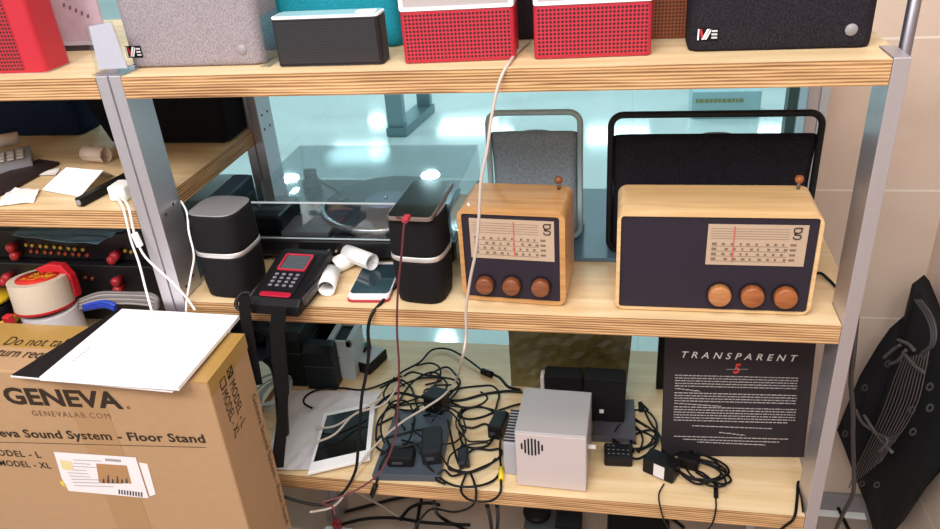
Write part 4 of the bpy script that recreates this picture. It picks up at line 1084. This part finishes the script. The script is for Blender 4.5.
for k, L_ in enumerate(RT):
    o = cable(czl(L_, seed=60+k), .0016 if k < 8 else .0011, M_cable, RL[k], group=GR)
    if k == 7: MB().tube([Z(716, 484, zb+.004), Z(716, 497, zb+.004)], .0034, 8, spline=False).build('plug', M_cable, o)
    if k == 1: MB().tube([Z(641, 412, zb+.004), Z(640, 402, zb+.014)], .0034, 8, spline=False).build('plug', M_cable, o)
cable([Z(806, 484, zb+.003), Z(800, 482, zb+.006), Z(798, 484, zb+.005), Z(797, 500, zb+.003), Z(794, 518, zb+.003), Y(784, 527, -.006), Y(770, 540, -.01)], .0019, M_cable, 'black cable looping over the right end of the lowest shelf')
cable([Z(803, 512, zb+.003), Z(801, 495, zb+.004), Z(799, 486, zb+.006)], .0012, M_cable, 'thin black cable beside the right post on the lowest shelf')

COILS = [(631, 434, 21, 13, .3, 'wide black coil left of the labelled adapter'), (640, 427, 17, 16, .8, 'upright black coil touching the printed board'), (628, 440, 14, 16, -.2, 'narrow black coil beside the dark grey case'),
 (700, 470, 26, 10, .15, 'wide flat black coil before the printed board'), (706, 474, 21, 9, .45, 'slanted black coil before the printed board'), (697, 466, 24, 12, .3, 'uppermost black coil before the printed board')]
for k, (cx_, cy_, ra, rb, ro, lb) in enumerate(COILS):
    rnd = random.Random(k); pts = []
    for i in range(12):
        an_ = 2*PI*i/13+k; ex, ey = ra*math.cos(an_)*(1+.08*rnd.random()), rb*math.sin(an_)*(1+.08*rnd.random())
        pts.append(Z(cx_+ex*math.cos(ro)-ey*math.sin(ro), cy_+ex*math.sin(ro)+ey*math.cos(ro), zb+.004+.0022*k+.004*rnd.random()))
    cable(pts, .0015, M_cable, lb, group=GR)
COILS = [(478, 424, 20, 17, .1, 'round black loop between tangle and silver cube'), (424, 394, 34, 15, -.2, 'wide black loop above the slate case'), (438, 424, 28, 18, .3, 'black loop circling the tall adapter'), (412, 384, 30, 14, -.5, 'black loop at the upper left of the tangle'),
 (472, 458, 24, 13, -.3, 'black loop around the grey-topped connector'), (398, 424, 15, 24, .2, 'upright black loop right of the tablet'), (450, 440, 14, 30, -.3, 'tall black loop along the right side of the slate case'), (456, 396, 30, 10, .1, 'flat black loop at the rear of the tangle')]
for k, (cx_, cy_, ra, rb, ro, lb) in enumerate(COILS):
    rnd = random.Random(k+30); pts = []
    for i in range(12):
        an_ = 2*PI*i/(12.5+rnd.random())+k*1.7; ex, ey = ra*math.cos(an_)*(1+.12*rnd.random()), rb*math.sin(an_)*(1+.12*rnd.random())
        pts.append(Z(cx_+ex*math.cos(ro)-ey*math.sin(ro), cy_+ex*math.sin(ro)+ey*math.cos(ro), zb+.006+.003*k+.008*rnd.random()+(.014 if k in (2, 6) else 0)))
    cable(pts, .0016 if k % 2 else .0013, M_cable, lb, group=GC)
# ---------------- hanging cords
cable([Z(529, 42, T+.003), Z(522, 47, T+.003), Z(514, 56, T+.003), Z(509, 63, T+.003), Y(503, 73, -.004), Y(497, 90, -.012), Y(491, 120, -.02), Y(487, 150, -.028), Y(481, 180, -.032), Y(479, 215, -.034), Y(476, 250, -.034), Y(470, 280, -.03), Y(466, 310, -.028),
       Y(466, 335, -.026), Y(462, 360, -.02), Z(456, 380, zb+.06), Z(444, 395, zb+.055), Z(425, 408, zb+.045), Z(405, 420, zb+.035), Z(385, 436, zb+.025), Z(366, 456, zb+.02), Z(352, 478, zb+.01), Y(342, 498, -.012), Y(330, 508, -.02), Y(310, 512, -.04)],
      .0017, M_cord, 'long off-white cord hanging from the top shelf past the smaller radio')
cable([Z(383, 397, zb+.03), Z(358, 412, zb+.026), Z(335, 426, zb+.022), Z(316, 428, zb+.018)], .0017, M_cord, 'upper short off-white cord crossing the tablet')
cable([Z(398, 385, zb+.04), Z(384, 404, zb+.034), Z(355, 414, zb+.03), Z(335, 434, zb+.024), Z(314, 443, zb+.02)], .0017, M_cord, 'lower off-white cord crossing the tablet')
RED = plain('#5f2830', .5)
o = cable([(ctr.x-.020, ctr.y-.055, .1325), Y(407, 221, -.030), Y(404, 226, -.034), Y(402, 250, -.034), Y(398, 290, -.034), Y(397, 330, -.034), Y(399, 370, -.034), Y(397, 420, -.034), Y(393, 445, -.036), Y(380, 472, -.05), Y(360, 488, -.06), Y(340, 497, -.07), Y(322, 503, -.08), Y(332, 506, -.09), Y(335, 514, -.1)],
      .0013, RED, 'dark red charging cord hanging from the phone on the speaker')
p_ = Y(406, 219, -.026); MB().box(p_.x-.004, p_.x+.004, -.032, -.018, p_.z-.003, p_.z+.003, .001).build('plug', plain('#b02638', .4), o)
cable([Z(398, 284, .003), Z(390, 292, .003), Z(382, 302, .003), Y(372, 314, -.004), Y(368, 330, -.012), Y(369, 350, -.015), Y(366, 375, -.018), Y(362, 395, -.02), Y(360, 420, -.022), Y(358, 450, -.024), Y(355, 472, -.028), Y(343, 493, -.032), Y(325, 504, -.036), Y(310, 504, -.04), Y(288, 498, -.04), Y(270, 492, -.04)],
      .0021, M_cable, 'black cable dropping in front of the middle shelf from the phone')
# ================================================================== UNDER THE LOWEST SHELF
zf = FLOOR
def fz(px, py, h=.004): return Z(px, py, zf+h)
p_ = fz(337, 548)
t = thing('power_strip', 'white power strip on the floor with a red plug', 'power strip', (p_.x, p_.y, zf))
MB().box(p_.x-.035, p_.x+.035, p_.y-.05, p_.y+.035, zf+.0005, zf+.035, .008).build('strip_body', M_white, t)
MB().box(p_.x-.008, p_.x+.008, p_.y+.012, p_.y+.03, zf+.035, zf+.065, .004).build('red_plug', plain('#9c1f2c', .4), t)
p_ = fz(436, 545)
t = thing('power_strip', 'white socket block on the floor below the tangle', 'power strip', (p_.x, p_.y, zf))
MB().box(p_.x-.03, p_.x+.04, p_.y-.06, p_.y+.02, zf+.0005, zf+.03, .008).build('strip_body', M_white, t)
GF = 'black cables on the floor'
FL = [([(330, 516), (360, 508), (390, 500), (412, 496), (421, 497), (419, 510), (416, 530)], 'black floor cable bending sharply left of centre'),
      ([(340, 525), (365, 519), (395, 518), (420, 522), (445, 524), (470, 525)], 'black floor cable running across the white socket block'),
      ([(434, 502, .35), (436, 512, .1), (445, 520, .01), (458, 526), (468, 532)], 'black floor cable under the slate case'),
      ([(487, 505, .3), (490, 518, .15), (492, 532, .05)], 'black cable hanging straight below the shelf, left of its twin'),
      ([(497, 505, .3), (498, 518, .15), (497, 532, .05)], 'black cable hanging straight below the shelf, right of its twin'),
      ([(400, 520), (410, 508), (425, 503), (440, 505)], 'short black cable curling over the floor'),
      ([(612, 530), (620, 520), (632, 514), (650, 512), (668, 516), (684, 528)], 'black floor cable curving under the right adapters'),
      ([(823, 491, .02), (835, 503), (843, 518), (850, 532)], 'black floor cable right of the front post, leaning right')]
for k, (L_, lb) in enumerate(FL):
    cable([fz(q_[0], q_[1], q_[2] if len(q_) > 2 else .006+.004*(k % 3)) for q_ in L_], .0034, M_cable, lb, group=GF)
cable([fz(350, 487, .3), fz(365, 497, .1), fz(385, 508, .03), fz(400, 518, .01)], .0025, M_cord, 'off-white cord slanting down to the white socket block')
p_ = fz(552, 522)
t = thing('desktop_phone', 'grey and black device on the floor under the silver cube', 'device', (p_.x, p_.y, zf))
MB().box(p_.x-.055, p_.x+.060, p_.y-.09, p_.y+.03, zf+.0005, zf+.05, .008).build('device_body', plain('#3a383d', .5), t)
MB().lathe([(.030, .0502), (.030, .056), (.0001, .056)], Matrix.Translation((p_.x-.03, p_.y-.02, zf)), 28).build('dial', M_black, t)
MB().box(p_.x+.012, p_.x+.068, p_.y-.06, p_.y+.02, zf+.050, zf+.057, .003).build('button_panel', M_black, t)
p_ = fz(640, 528)
MB().box(p_.x-.07, p_.x+.06, p_.y-.08, p_.y+.01, zf+.0005, zf+.045, .008).build('adapter_brick', M_black, label='black power brick on the floor under the right end of the shelf', cat='power adapter')

# ================================================================== CARDBOARD BOX AND BROCHURE
zt = -.02; bx1 = .1415; by0, by1 = -.152, -.045; bx0 = -.62
t = thing('cardboard_box', 'brown cardboard carton with black printing, standing in front of the shelf', 'box', ((bx0+bx1)/2, (by0+by1)/2, FLOOR))
MB().box(bx0, bx1, by0, by1, FLOOR+.0005, zt, .0025).build('carton', M_card, t)
N = (0, -1, 0); Rx = (1, 0, 0); Uz = (0, 0, 1)
def front(px, py): return Y(px, py, by0)
def ftext(m, s_, p0, p1, ptop, bold=0.0, spacing=1.0, shear=0, cap=True, desc=0):
    """p0/p1: baseline ends in the photograph, ptop: a cap top"""
    a_, b__, c_ = front(*p0), front(*p1), front(*ptop)
    r_ = (b__-a_); L_ = r_.length
    hcap = c_.z-(a_.z+(b__.z-a_.z)*((c_.x-a_.x)/(b__.x-a_.x)))
    rn = r_.normalized(); un = Vector((-rn.z, 0, rn.x))
    a2 = a_-un*(hcap*desc)
    m.text(s_, a2, rn, un, L_, hcap*(1+desc), .0006, bold, shear, spacing)
m = MB(); ftext(m, 'GENEVA', (8, 403.8), (124.5, 409.2), (60, 389), .034, 1.0); m.build('brand_lettering', M_print, t)
c_ = front(128.5, 407.5); m = MB(); m.ring([(c_.x+.0022*math.cos(2*PI*i/16), c_.z+.0022*math.sin(2*PI*i/16)) for i in range(16)], [(c_.x+.0015*math.cos(2*PI*i/16), c_.z+.0015*math.sin(2*PI*i/16)) for i in range(16)], by0-.0005, by0)
m.build('registered_mark', M_print, t)
m = MB(); ftext(m, 'GENEVALAB.COM', (33.4, 415.5), (111.4, 418.6), (60, 411.3), .0, 1.25); m.build('web_address', plain('#6e4f36', .8), t)
m = MB(); ftext(m, 'Geneva Sound System - Floor Stand', (-24, 436), (206.2, 443), (110, 431.5), .022, 1.05, desc=.28)
a_, b__ = front(-24, 441.5), front(206, 447.5); m.flat([a_, b__, b__+Vector((0, 0, .0009)), a_+Vector((0, 0, .0009))], N, .0006); m.build('title_line', M_print, t)
m = MB(); ftext(m, 'MODEL - L', (-9, 455), (42, 457.8), (20, 450.5), .014, 1.1); m.build('model_line', M_print, t)
m = MB(); ftext(m, 'MODEL - XL', (1, 465.5), (52, 468.5), (25, 461), .014, 1.1); m.build('model_line', M_print, t)
# tape on top and on the right edge
MB().box(bx0, bx1+.0006, by1-.055, by1+.0004, zt, zt+.0006).build('packing_tape', M_tape, t)
MB().box(bx1, bx1+.0006, by0+.001, by1+.0004, zt-.022, zt+.0004).build('packing_tape', M_tape, t)
MB().box(bx1-.020, bx1+.0010, by0-.0005, by1, zt-.001, zt+.0011).build('packing_tape', M_tape, t)
MB().box(front(95, 470).x, front(130, 470).x, by0-.0004, by0, FLOOR+.01, zt-.02).build('brown_strip', plain('#a5805a', .6), t)
# top flap printing
m = MB(); n_ = (0, 0, 1)
def toptext(s_, p0, p1, hgt, desc=0):
    a_, b__ = Z(*p0, zt), Z(*p1, zt); r_ = (b__-a_); rn = r_.normalized(); un = Vector((-rn.y, rn.x, 0))
    m.text(s_, a_-un*hgt*desc, rn, un, r_.length, hgt*(1+desc), .0012, .0)
toptext('Do not take', (2.5, 345.5), (72, 348), .020)
toptext('Return request', (-20, 356), (62, 361), .020, .25)
m.build('top_printing', M_print, t)
# side printing: reads downwards
def sidetext(name, s_, p0, p1, hgt, mt=M_print, bold=0.0):
    m = MB(); a_, b__ = X(*p0, bx1), X(*p1, bx1); rn = (b__-a_); L_ = rn.length; rn.normalize(); un = Vector((0, 1, 0)); un = (un-rn*un.dot(rn)).normalized()
    m.text(s_, a_, rn, un, L_, hgt, .0009, bold, 0, 1.05); return m.build(name, mt, t)
sidetext('model_line', 'MODEL - L', (229, 385), (241, 428), .015)
sidetext('model_line', 'MODEL - XL', (221.5, 395), (235, 439), .015)
sidetext('side_title', 'Geneva Sound System - Floor Stand', (250.5, 398), (285, 527), .0135, plain('#4d3626', .8))
m = MB()
for (p0_, s2) in (((226, 371), 1), ((219, 382), 0)):
    a_ = X(*p0_, bx1); sz = .014
    for (ya, yb_, za, zb_) in ((0, sz, 0, .0012), (0, sz, sz-.0012, sz), (0, .0012, 0, sz), (sz-.0012, sz, 0, sz)):
        m.box(bx1, bx1+.0010, a_.y+ya, a_.y+yb_, a_.z-zb_, a_.z-za)
    if s2:
        m.tube([(bx1+.0007, a_.y+.001, a_.z-.001), (bx1+.0007, a_.y+.013, a_.z-.013)], .0009, 6, spline=False); m.tube([(bx1+.0007, a_.y+.013, a_.z-.001), (bx1+.0007, a_.y+.001, a_.z-.013)], .0009, 6, spline=False)
m.build('tick_boxes', M_print, t)
# shipping label
sl = thing('shipping_label', 'white shipping label with a brown photo, stuck on the carton front', 'label', tuple(front(100, 475)))
bpy.data.objects.remove(sl)
m = MB(); m.flat([front(*q_) for q_ in ((54, 451.5), (58, 464), (62, 478), (69, 490.5), (149, 497.8), (136, 457))][::1], N, .0008)
lab = m.build('shipping_label', plain('#e6dfe2', .5), t)
lab['label'] = 'white shipping label'
m = MB(); m.flat([front(*q_) for q_ in ((139, 462), (147.5, 463.5), (156, 494), (150, 496))], N, .0006); m.build('label_flap', plain('#e6dfe2', .5), lab)
m = MB(); m.flat([front(*q_) for q_ in ((96.5, 463), (127, 465), (132, 483), (99.5, 482))], N, .0011); m.build('label_photo', plain('#a97e55', .6), lab)
m = MB(); rnd = random.Random(8)
for k in range(6):
    x = 103+k*4.6; h_ = 3+rnd.random()*5; m.flat([front(x, 482.4), front(x+2.4, 482.6), front(x+1.6, 482-h_), front(x+.6, 482-h_)], N, .0013)
for k in range(9):
    x = 119+k*2.8; y_ = 489+k*.35; m.flat([front(x, y_+4.5), front(x+1.5, y_+4.6), front(x+1.3, y_), front(x-.2, y_)], N, .0011)
for k in range(8):
    x = 106+k*2; y_ = 458+k*.15; m.flat([front(x, y_+2.5), front(x+1, y_+2.5), front(x+.9, y_), front(x-.1, y_)], N, .0011)
m.build('label_marks', plain('#3a342f', .6), lab)
m = MB()
for k in range(9):
    x0_ = 62+k*1.6 if k > 2 else 74; y_ = 459+k*3.2; L_ = 14+rnd.random()*14
    if k > 5: L_ += 24
    m.flat([front(x0_, y_+.8), front(x0_+L_, y_+1.9), front(x0_+L_, y_+1.2), front(x0_, y_)], N, .0011)
m.build('label_text_lines', plain('#a9a3a8', .6), lab)
m = MB(); m.flat([front(*q_) for q_ in ((60, 459.5), (72, 461), (74, 470), (63, 468.5))], N, .0012); m.build('yellow_mark', plain('#dccb95', .5), lab); m = MB(); m.flat([front(*q_) for q_ in ((60, 480), (64, 481), (66, 487), (62, 484))], N, .0012); m.build('yellow_mark', plain('#e0c93a', .5), lab)
# brochure folder + white booklet
zf_ = zt+.001
q = [Z(10, 375.5, zf_+.003), Z(172, 391, zf_+.003), Z(232, 322, zf_+.003), Z(118, 309, zf_+.003)]
t = thing('folder', 'black folder with white edges lying on the cardboard box', 'folder', (0, -.1, zf_))
m = MB(); m.prism([(p_.x, p_.y) for p_ in q], zf_, zf_+.0022, 'z', .0003); m.build('back_cover', plain('#dcd6d8', .5), t)
c_ = sum(q, Vector())/4
m = MB(); m.prism([((c_+(p_-c_)*.985).x, (c_+(p_-c_)*.985).y) for p_ in q], zf_+.0022, zf_+.004, 'z', .0003); m.build('cover', plain('#191619', .5), t)
q = [Z(39, 377, zf_+.010), Z(178, 387, zf_+.010), Z(239.5, 315, zf_+.010), Z(122, 308.5, zf_+.010)]
t = thing('booklet', 'plain white booklet lying on the black folder', 'booklet', (.01, -.1, zf_+.0042))
m = MB(); m.prism([(p_.x, p_.y) for p_ in q], zf_+.0042, zf_+.0098, 'z', .0004); m.build('pages', plain('#f4f2f4', .6), t)
m = MB(); a_, b__ = Z(74, 361.5, zf_+.0098), Z(91, 347.5, zf_+.0098); rn = (b__-a_).normalized(); un = Vector((-rn.y, rn.x, 0))
for k in range(7): 
    s0 = a_+(b__-a_)*(k/7); s1 = a_+(b__-a_)*((k+.6)/7); m.flat([s0, s1, s1+un*.003, s0+un*.003], (0, 0, 1), .0002)
m.build('title_marks', plain('#a98e9e', .6), t)

# ================================================================== BAG AT THE RIGHT WALL
yb = .425
out = [(912, 284), (917, 290), (921, 300), (928, 318), (938, 335), (958, 355), (985, 372), (985, 400), (965, 430), (940, 462), (915, 500), (892, 534), (874, 534), (866, 505), (856, 480), (845, 450), (837, 430), (846, 408), (860, 375), (878, 345), (890, 328), (904, 316), (908, 300)]
t = thing('shopping_bag', 'black patterned fabric bag leaning against the tiled wall', 'bag', (1.12, .44, FLOOR))
def corner(px, py, off=0.0):
    p_ = Y(px, py, .43-off)
    if p_.x > 1.14-off*.8: p_ = X(px, py, 1.14-off*.8)
    if p_.z < FLOOR+.004: p_ = Z(px, py, FLOOR+.004)
    return p_
P3 = [corner(px, py) for px, py in out]
bm = bmesh.new(); vs = [bm.verts.new(p_) for p_ in P3]; fc = bm.faces.new(vs)
bmesh.ops.triangulate(bm, faces=[fc]); bmesh.ops.subdivide_edges(bm, edges=bm.edges[:], cuts=3, use_grid_fill=True)
bmesh.ops.triangulate(bm, faces=bm.faces[:])
bd = [v for v in bm.verts if v.is_boundary]; B2 = [v.co.copy() for v in bd]
back = {}
rnd = random.Random(4)
for v in bm.verts:
    if not v.is_boundary:
        dmin = min((v.co-b2).length for b2 in B2); d_ = (CAM-v.co); d_.z = 0; d_.normalize(); v.co += d_*(.03*min(1, dmin/.05)**.6+.004*math.sin(v.co.x*70+v.co.z*40))
geo = bmesh.ops.extrude_face_region(bm, geom=bm.faces[:])
for v in [g_ for g_ in geo['geom'] if isinstance(g_, bmesh.types.BMVert)]:
    v.co = Vector((min(v.co.x+.03, 1.17), min(v.co.y+.035, .47), max(v.co.z, FLOOR+.003)))
bmesh.ops.recalc_face_normals(bm, faces=bm.faces[:])
for f_ in bm.faces: f_.smooth = True
m = MB(); m.merge(bm); m.build('bag_body', plain('#17161a', .75), t)
yp = yb-.048; m = MB(); 
def bagp(px, py, dy=.0): 
    return corner(px, py, .042)
for k in range(10):
    m.tube([bagp(849+k*3.6, 488-k*3), bagp(858+k*3.8, 465-k*2.4), bagp(870+k*3.9, 440-k*1.5), bagp(884+k*3.8, 408-k*.8), bagp(894+k*3.4, 380-k*.6), bagp(902+k*3.0, 360-k)], .0010, 6)
m.build('printed_strands', plain('#5b5250', .8), t)
m = MB(); rnd = random.Random(12)
for (cx_, cy_) in ((888, 364), (865, 388), (893, 440), (912, 410), (879, 460), (862, 484), (877, 485), (930, 387), (913, 432), (930, 408), (845, 434), (924, 355)):
    c_ = corner(cx_, cy_, .045); rr = .008; yp = c_.y
    m.ring([(c_.x+rr*.7*math.cos(2*PI*i/12), c_.z+rr*math.sin(2*PI*i/12)) for i in range(12)], [(c_.x+rr*.35*math.cos(2*PI*i/12), c_.z+rr*.55*math.sin(2*PI*i/12)) for i in range(12)], yp, yp+.0012)
m.build('printed_rings', plain('#39373b', .8), t)
m = MB(); 
for (pa, pb_, pc_) in (((864, 415), (878, 436), (892, 452)), ((903, 352), (915, 366), (924, 372)), ((900, 345), (893, 350), (884, 358)), ((873, 432), (888, 440), (880, 452)), ((898, 340), (908, 344), (914, 350)), ((856, 410), (862, 422), (872, 430)), ((906, 350), (899, 360), (890, 364))):
    MB().tube([bagp(*pa), bagp(*pb_), bagp(*pc_)], .0030, 8).build('printed_branch', plain('#5a5454', .8), t)
m = MB()
for k in range(3): m.tube([bagp(915+k*3, 300), bagp(925+k*3, 314), bagp(931+k*2.5, 330), bagp(930+k*2, 345), bagp(922+k, 352)], .0016, 8)
m.build('rope_handle', plain('#4b494c', .7), t)
p0_, p1_ = Y(885, 540, yb-.06), Y(944, 448, yb-.06)
# dark lead on wall
cable([(W+WR+.030, .12, .02), Y(854, 350, .06), Y(851, 380, .07), Y(853, 410, .09), Y(853, 440, .12), Y(854, 470, .15), Y(853, 493, .18), Y(846, 508, .20), Y(838, 524, .22), Y(832, 540, .24)], .003, plain('#3b3638', .5), 'dark cord hanging down between the right post and the bag')

# ================================================================== BEYOND THE GLASS
a = Z(397, 136, FLOOR); b_ = Z(425, 112, FLOOR)
t = thing('display_stand', 'grey metal display stand with long foot on the bright floor beyond the glass', 'stand', tuple(a))
MB().box(a.x-.045, a.x+.045, a.y, a.y+.06, FLOOR+.02, .6, .004).build('upright', plain('#8ea3a8', .35, .6), t)
MB().prism([(a.x-.05, a.y-.02), (a.x+.06, a.y-.02), (b_.x+.06, b_.y), (b_.x-.05, b_.y)], FLOOR+.001, FLOOR+.05, 'z', .005).build('foot', plain('#7f959b', .35, .6), t)
MB().box(b_.x-.03, b_.x+.05, b_.y-.05, b_.y, FLOOR+.05, .6, .004).build('rear_upright', plain('#8ea3a8', .35, .6), t)
# far door frame and storefront sign
fy = 2.2
x0, x1 = Y(787, 110, fy).x, Y(800, 110, fy).x
MB().box(x0, x1, fy, fy+.06, FLOOR, 1.5).build('door_frame', plain('#21413f', .4), label='dark green upright frame beyond the glass, by the right end', cat='door frame')
x0, x1 = Y(703, 100, 3.3).x, Y(703.5+2, 100, 3.3).x
MB().box(x0, x1+.02, 3.6, 3.64, FLOOR, 1.5).build('slim_post', plain('#7fa5ae', .35, .5), label='slim metal upright beyond the glass above the black handled speaker', cat='post')
a_, b__ = Y(696, 101, 3.2), Y(741, 99.5, 3.2)
t = thing('counter_sign', 'pale counter strip with gold marks beyond the glass', 'sign', (a_.x, 3.2, FLOOR))
MB().box(a_.x-.02, b__.x+.1, 3.2, 3.4, FLOOR+.001, Y(700, 92, 3.2).z, .004).build('plinth', plain('#bcd6da', .4), t)
m = MB(); x = a_.x; rnd = random.Random(1)
while x < b__.x: 
    w_ = .01+rnd.random()*.012; m.box(x, x+w_, 3.196, 3.2, a_.z-.009, a_.z+.009); x += w_+.006
m.build('gold_marks', plain('#a89a5c', .4), t)

# ================================================================== LIGHTS
def area(name, loc_, size, power, col=(1, 1, 1), rot=(0, 0, 0), sy=None, shape='RECTANGLE'):
    l = bpy.data.lights.new(name, 'AREA'); l.energy = power; l.color = col; l.shape = shape; l.size = size*S
    if shape in ('RECTANGLE', 'ELLIPSE'): l.size_y = (sy or size)*S
    o = bpy.data.objects.new(name, l); C.objects.link(o); o.location = loc_; o.rotation_euler = rot; return o
WARM, COOL = (1, .975, .945), (.97, 1, 1)
def aim(p, q): 
    d = Vector(q)-Vector(p); return d.to_track_quat('-Z', 'Y').to_euler()
for p, q, sz, pw in (((.1, -1.9, 1.9), (.45, 0, -.1), .8, 60), ((1.3, -1.6, 1.9), (.9, .2, -.2), .7, 42), ((-.9, -1.7, 1.9), (-.3, 0, 0), .7, 34), ((.5, -.5, 1.9), (.5, 0, 0), .6, 18)):
    area('shop_ceiling_lamp', p, sz, pw, WARM, aim(p, q), sz*.7)
for x, y in ((-2.32, 5.3), (-1.02, 5.39), (-.6, 4.6), (.5, 5.6), (2.0, 5.4), (-3.6, 6.2), (.3, 3.4), (-1.6, 2.9), (1.6, 3.0)):
    area('mall_ceiling_lamp', (x, y, 2.2), .16, 31, COOL, shape='DISK')
for x, y in ((-3.79, 12.4), (-3.32, 10.76), (-1.3, 11.6)):
    area('mall_downlight', (x, y, 2.2), .3, 30, COOL, shape='DISK')
for x, y in ((.6, 11.5), (2.7, 11.5), (-2, 12), (-3.6, 10.7)):
    area('mall_ceiling_panel', (x, y, 2.2), 1.0, 90, COOL, sy=.7)
w_ = bpy.data.worlds.new('World'); bpy.context.scene.world = w_; w_.use_nodes = True
bgn = w_.node_tree.nodes['Background']; bgn.inputs[0].default_value = (1, .975, .96, 1); bgn.inputs[1].default_value = .8

# ================================================================== CAMERA, SCALE, VIEW
cd = bpy.data.cameras.new('camera'); cam = bpy.data.objects.new('camera', cd); C.objects.link(cam)
cam.location = CAM; cam.rotation_euler = Euler((1.07483, 0.06826, 0.17703), 'XYZ'); cd.sensor_width = 36; cd.lens = FPX/940*36; cd.clip_start = .01; cd.clip_end = 200
bpy.context.scene.camera = cam
done = set()
for o in bpy.data.objects:
    o.location = o.location*S
    if o.type == 'MESH' and o.data.name not in done:
        done.add(o.data.name); o.data.transform(Matrix.Scale(S, 4))
sc = bpy.context.scene
sc.view_settings.view_transform = 'Standard'; sc.view_settings.look = 'None'; sc.view_settings.gamma = 1; sc.view_settings.use_curve_mapping = False
sc.view_settings.exposure = -0.08
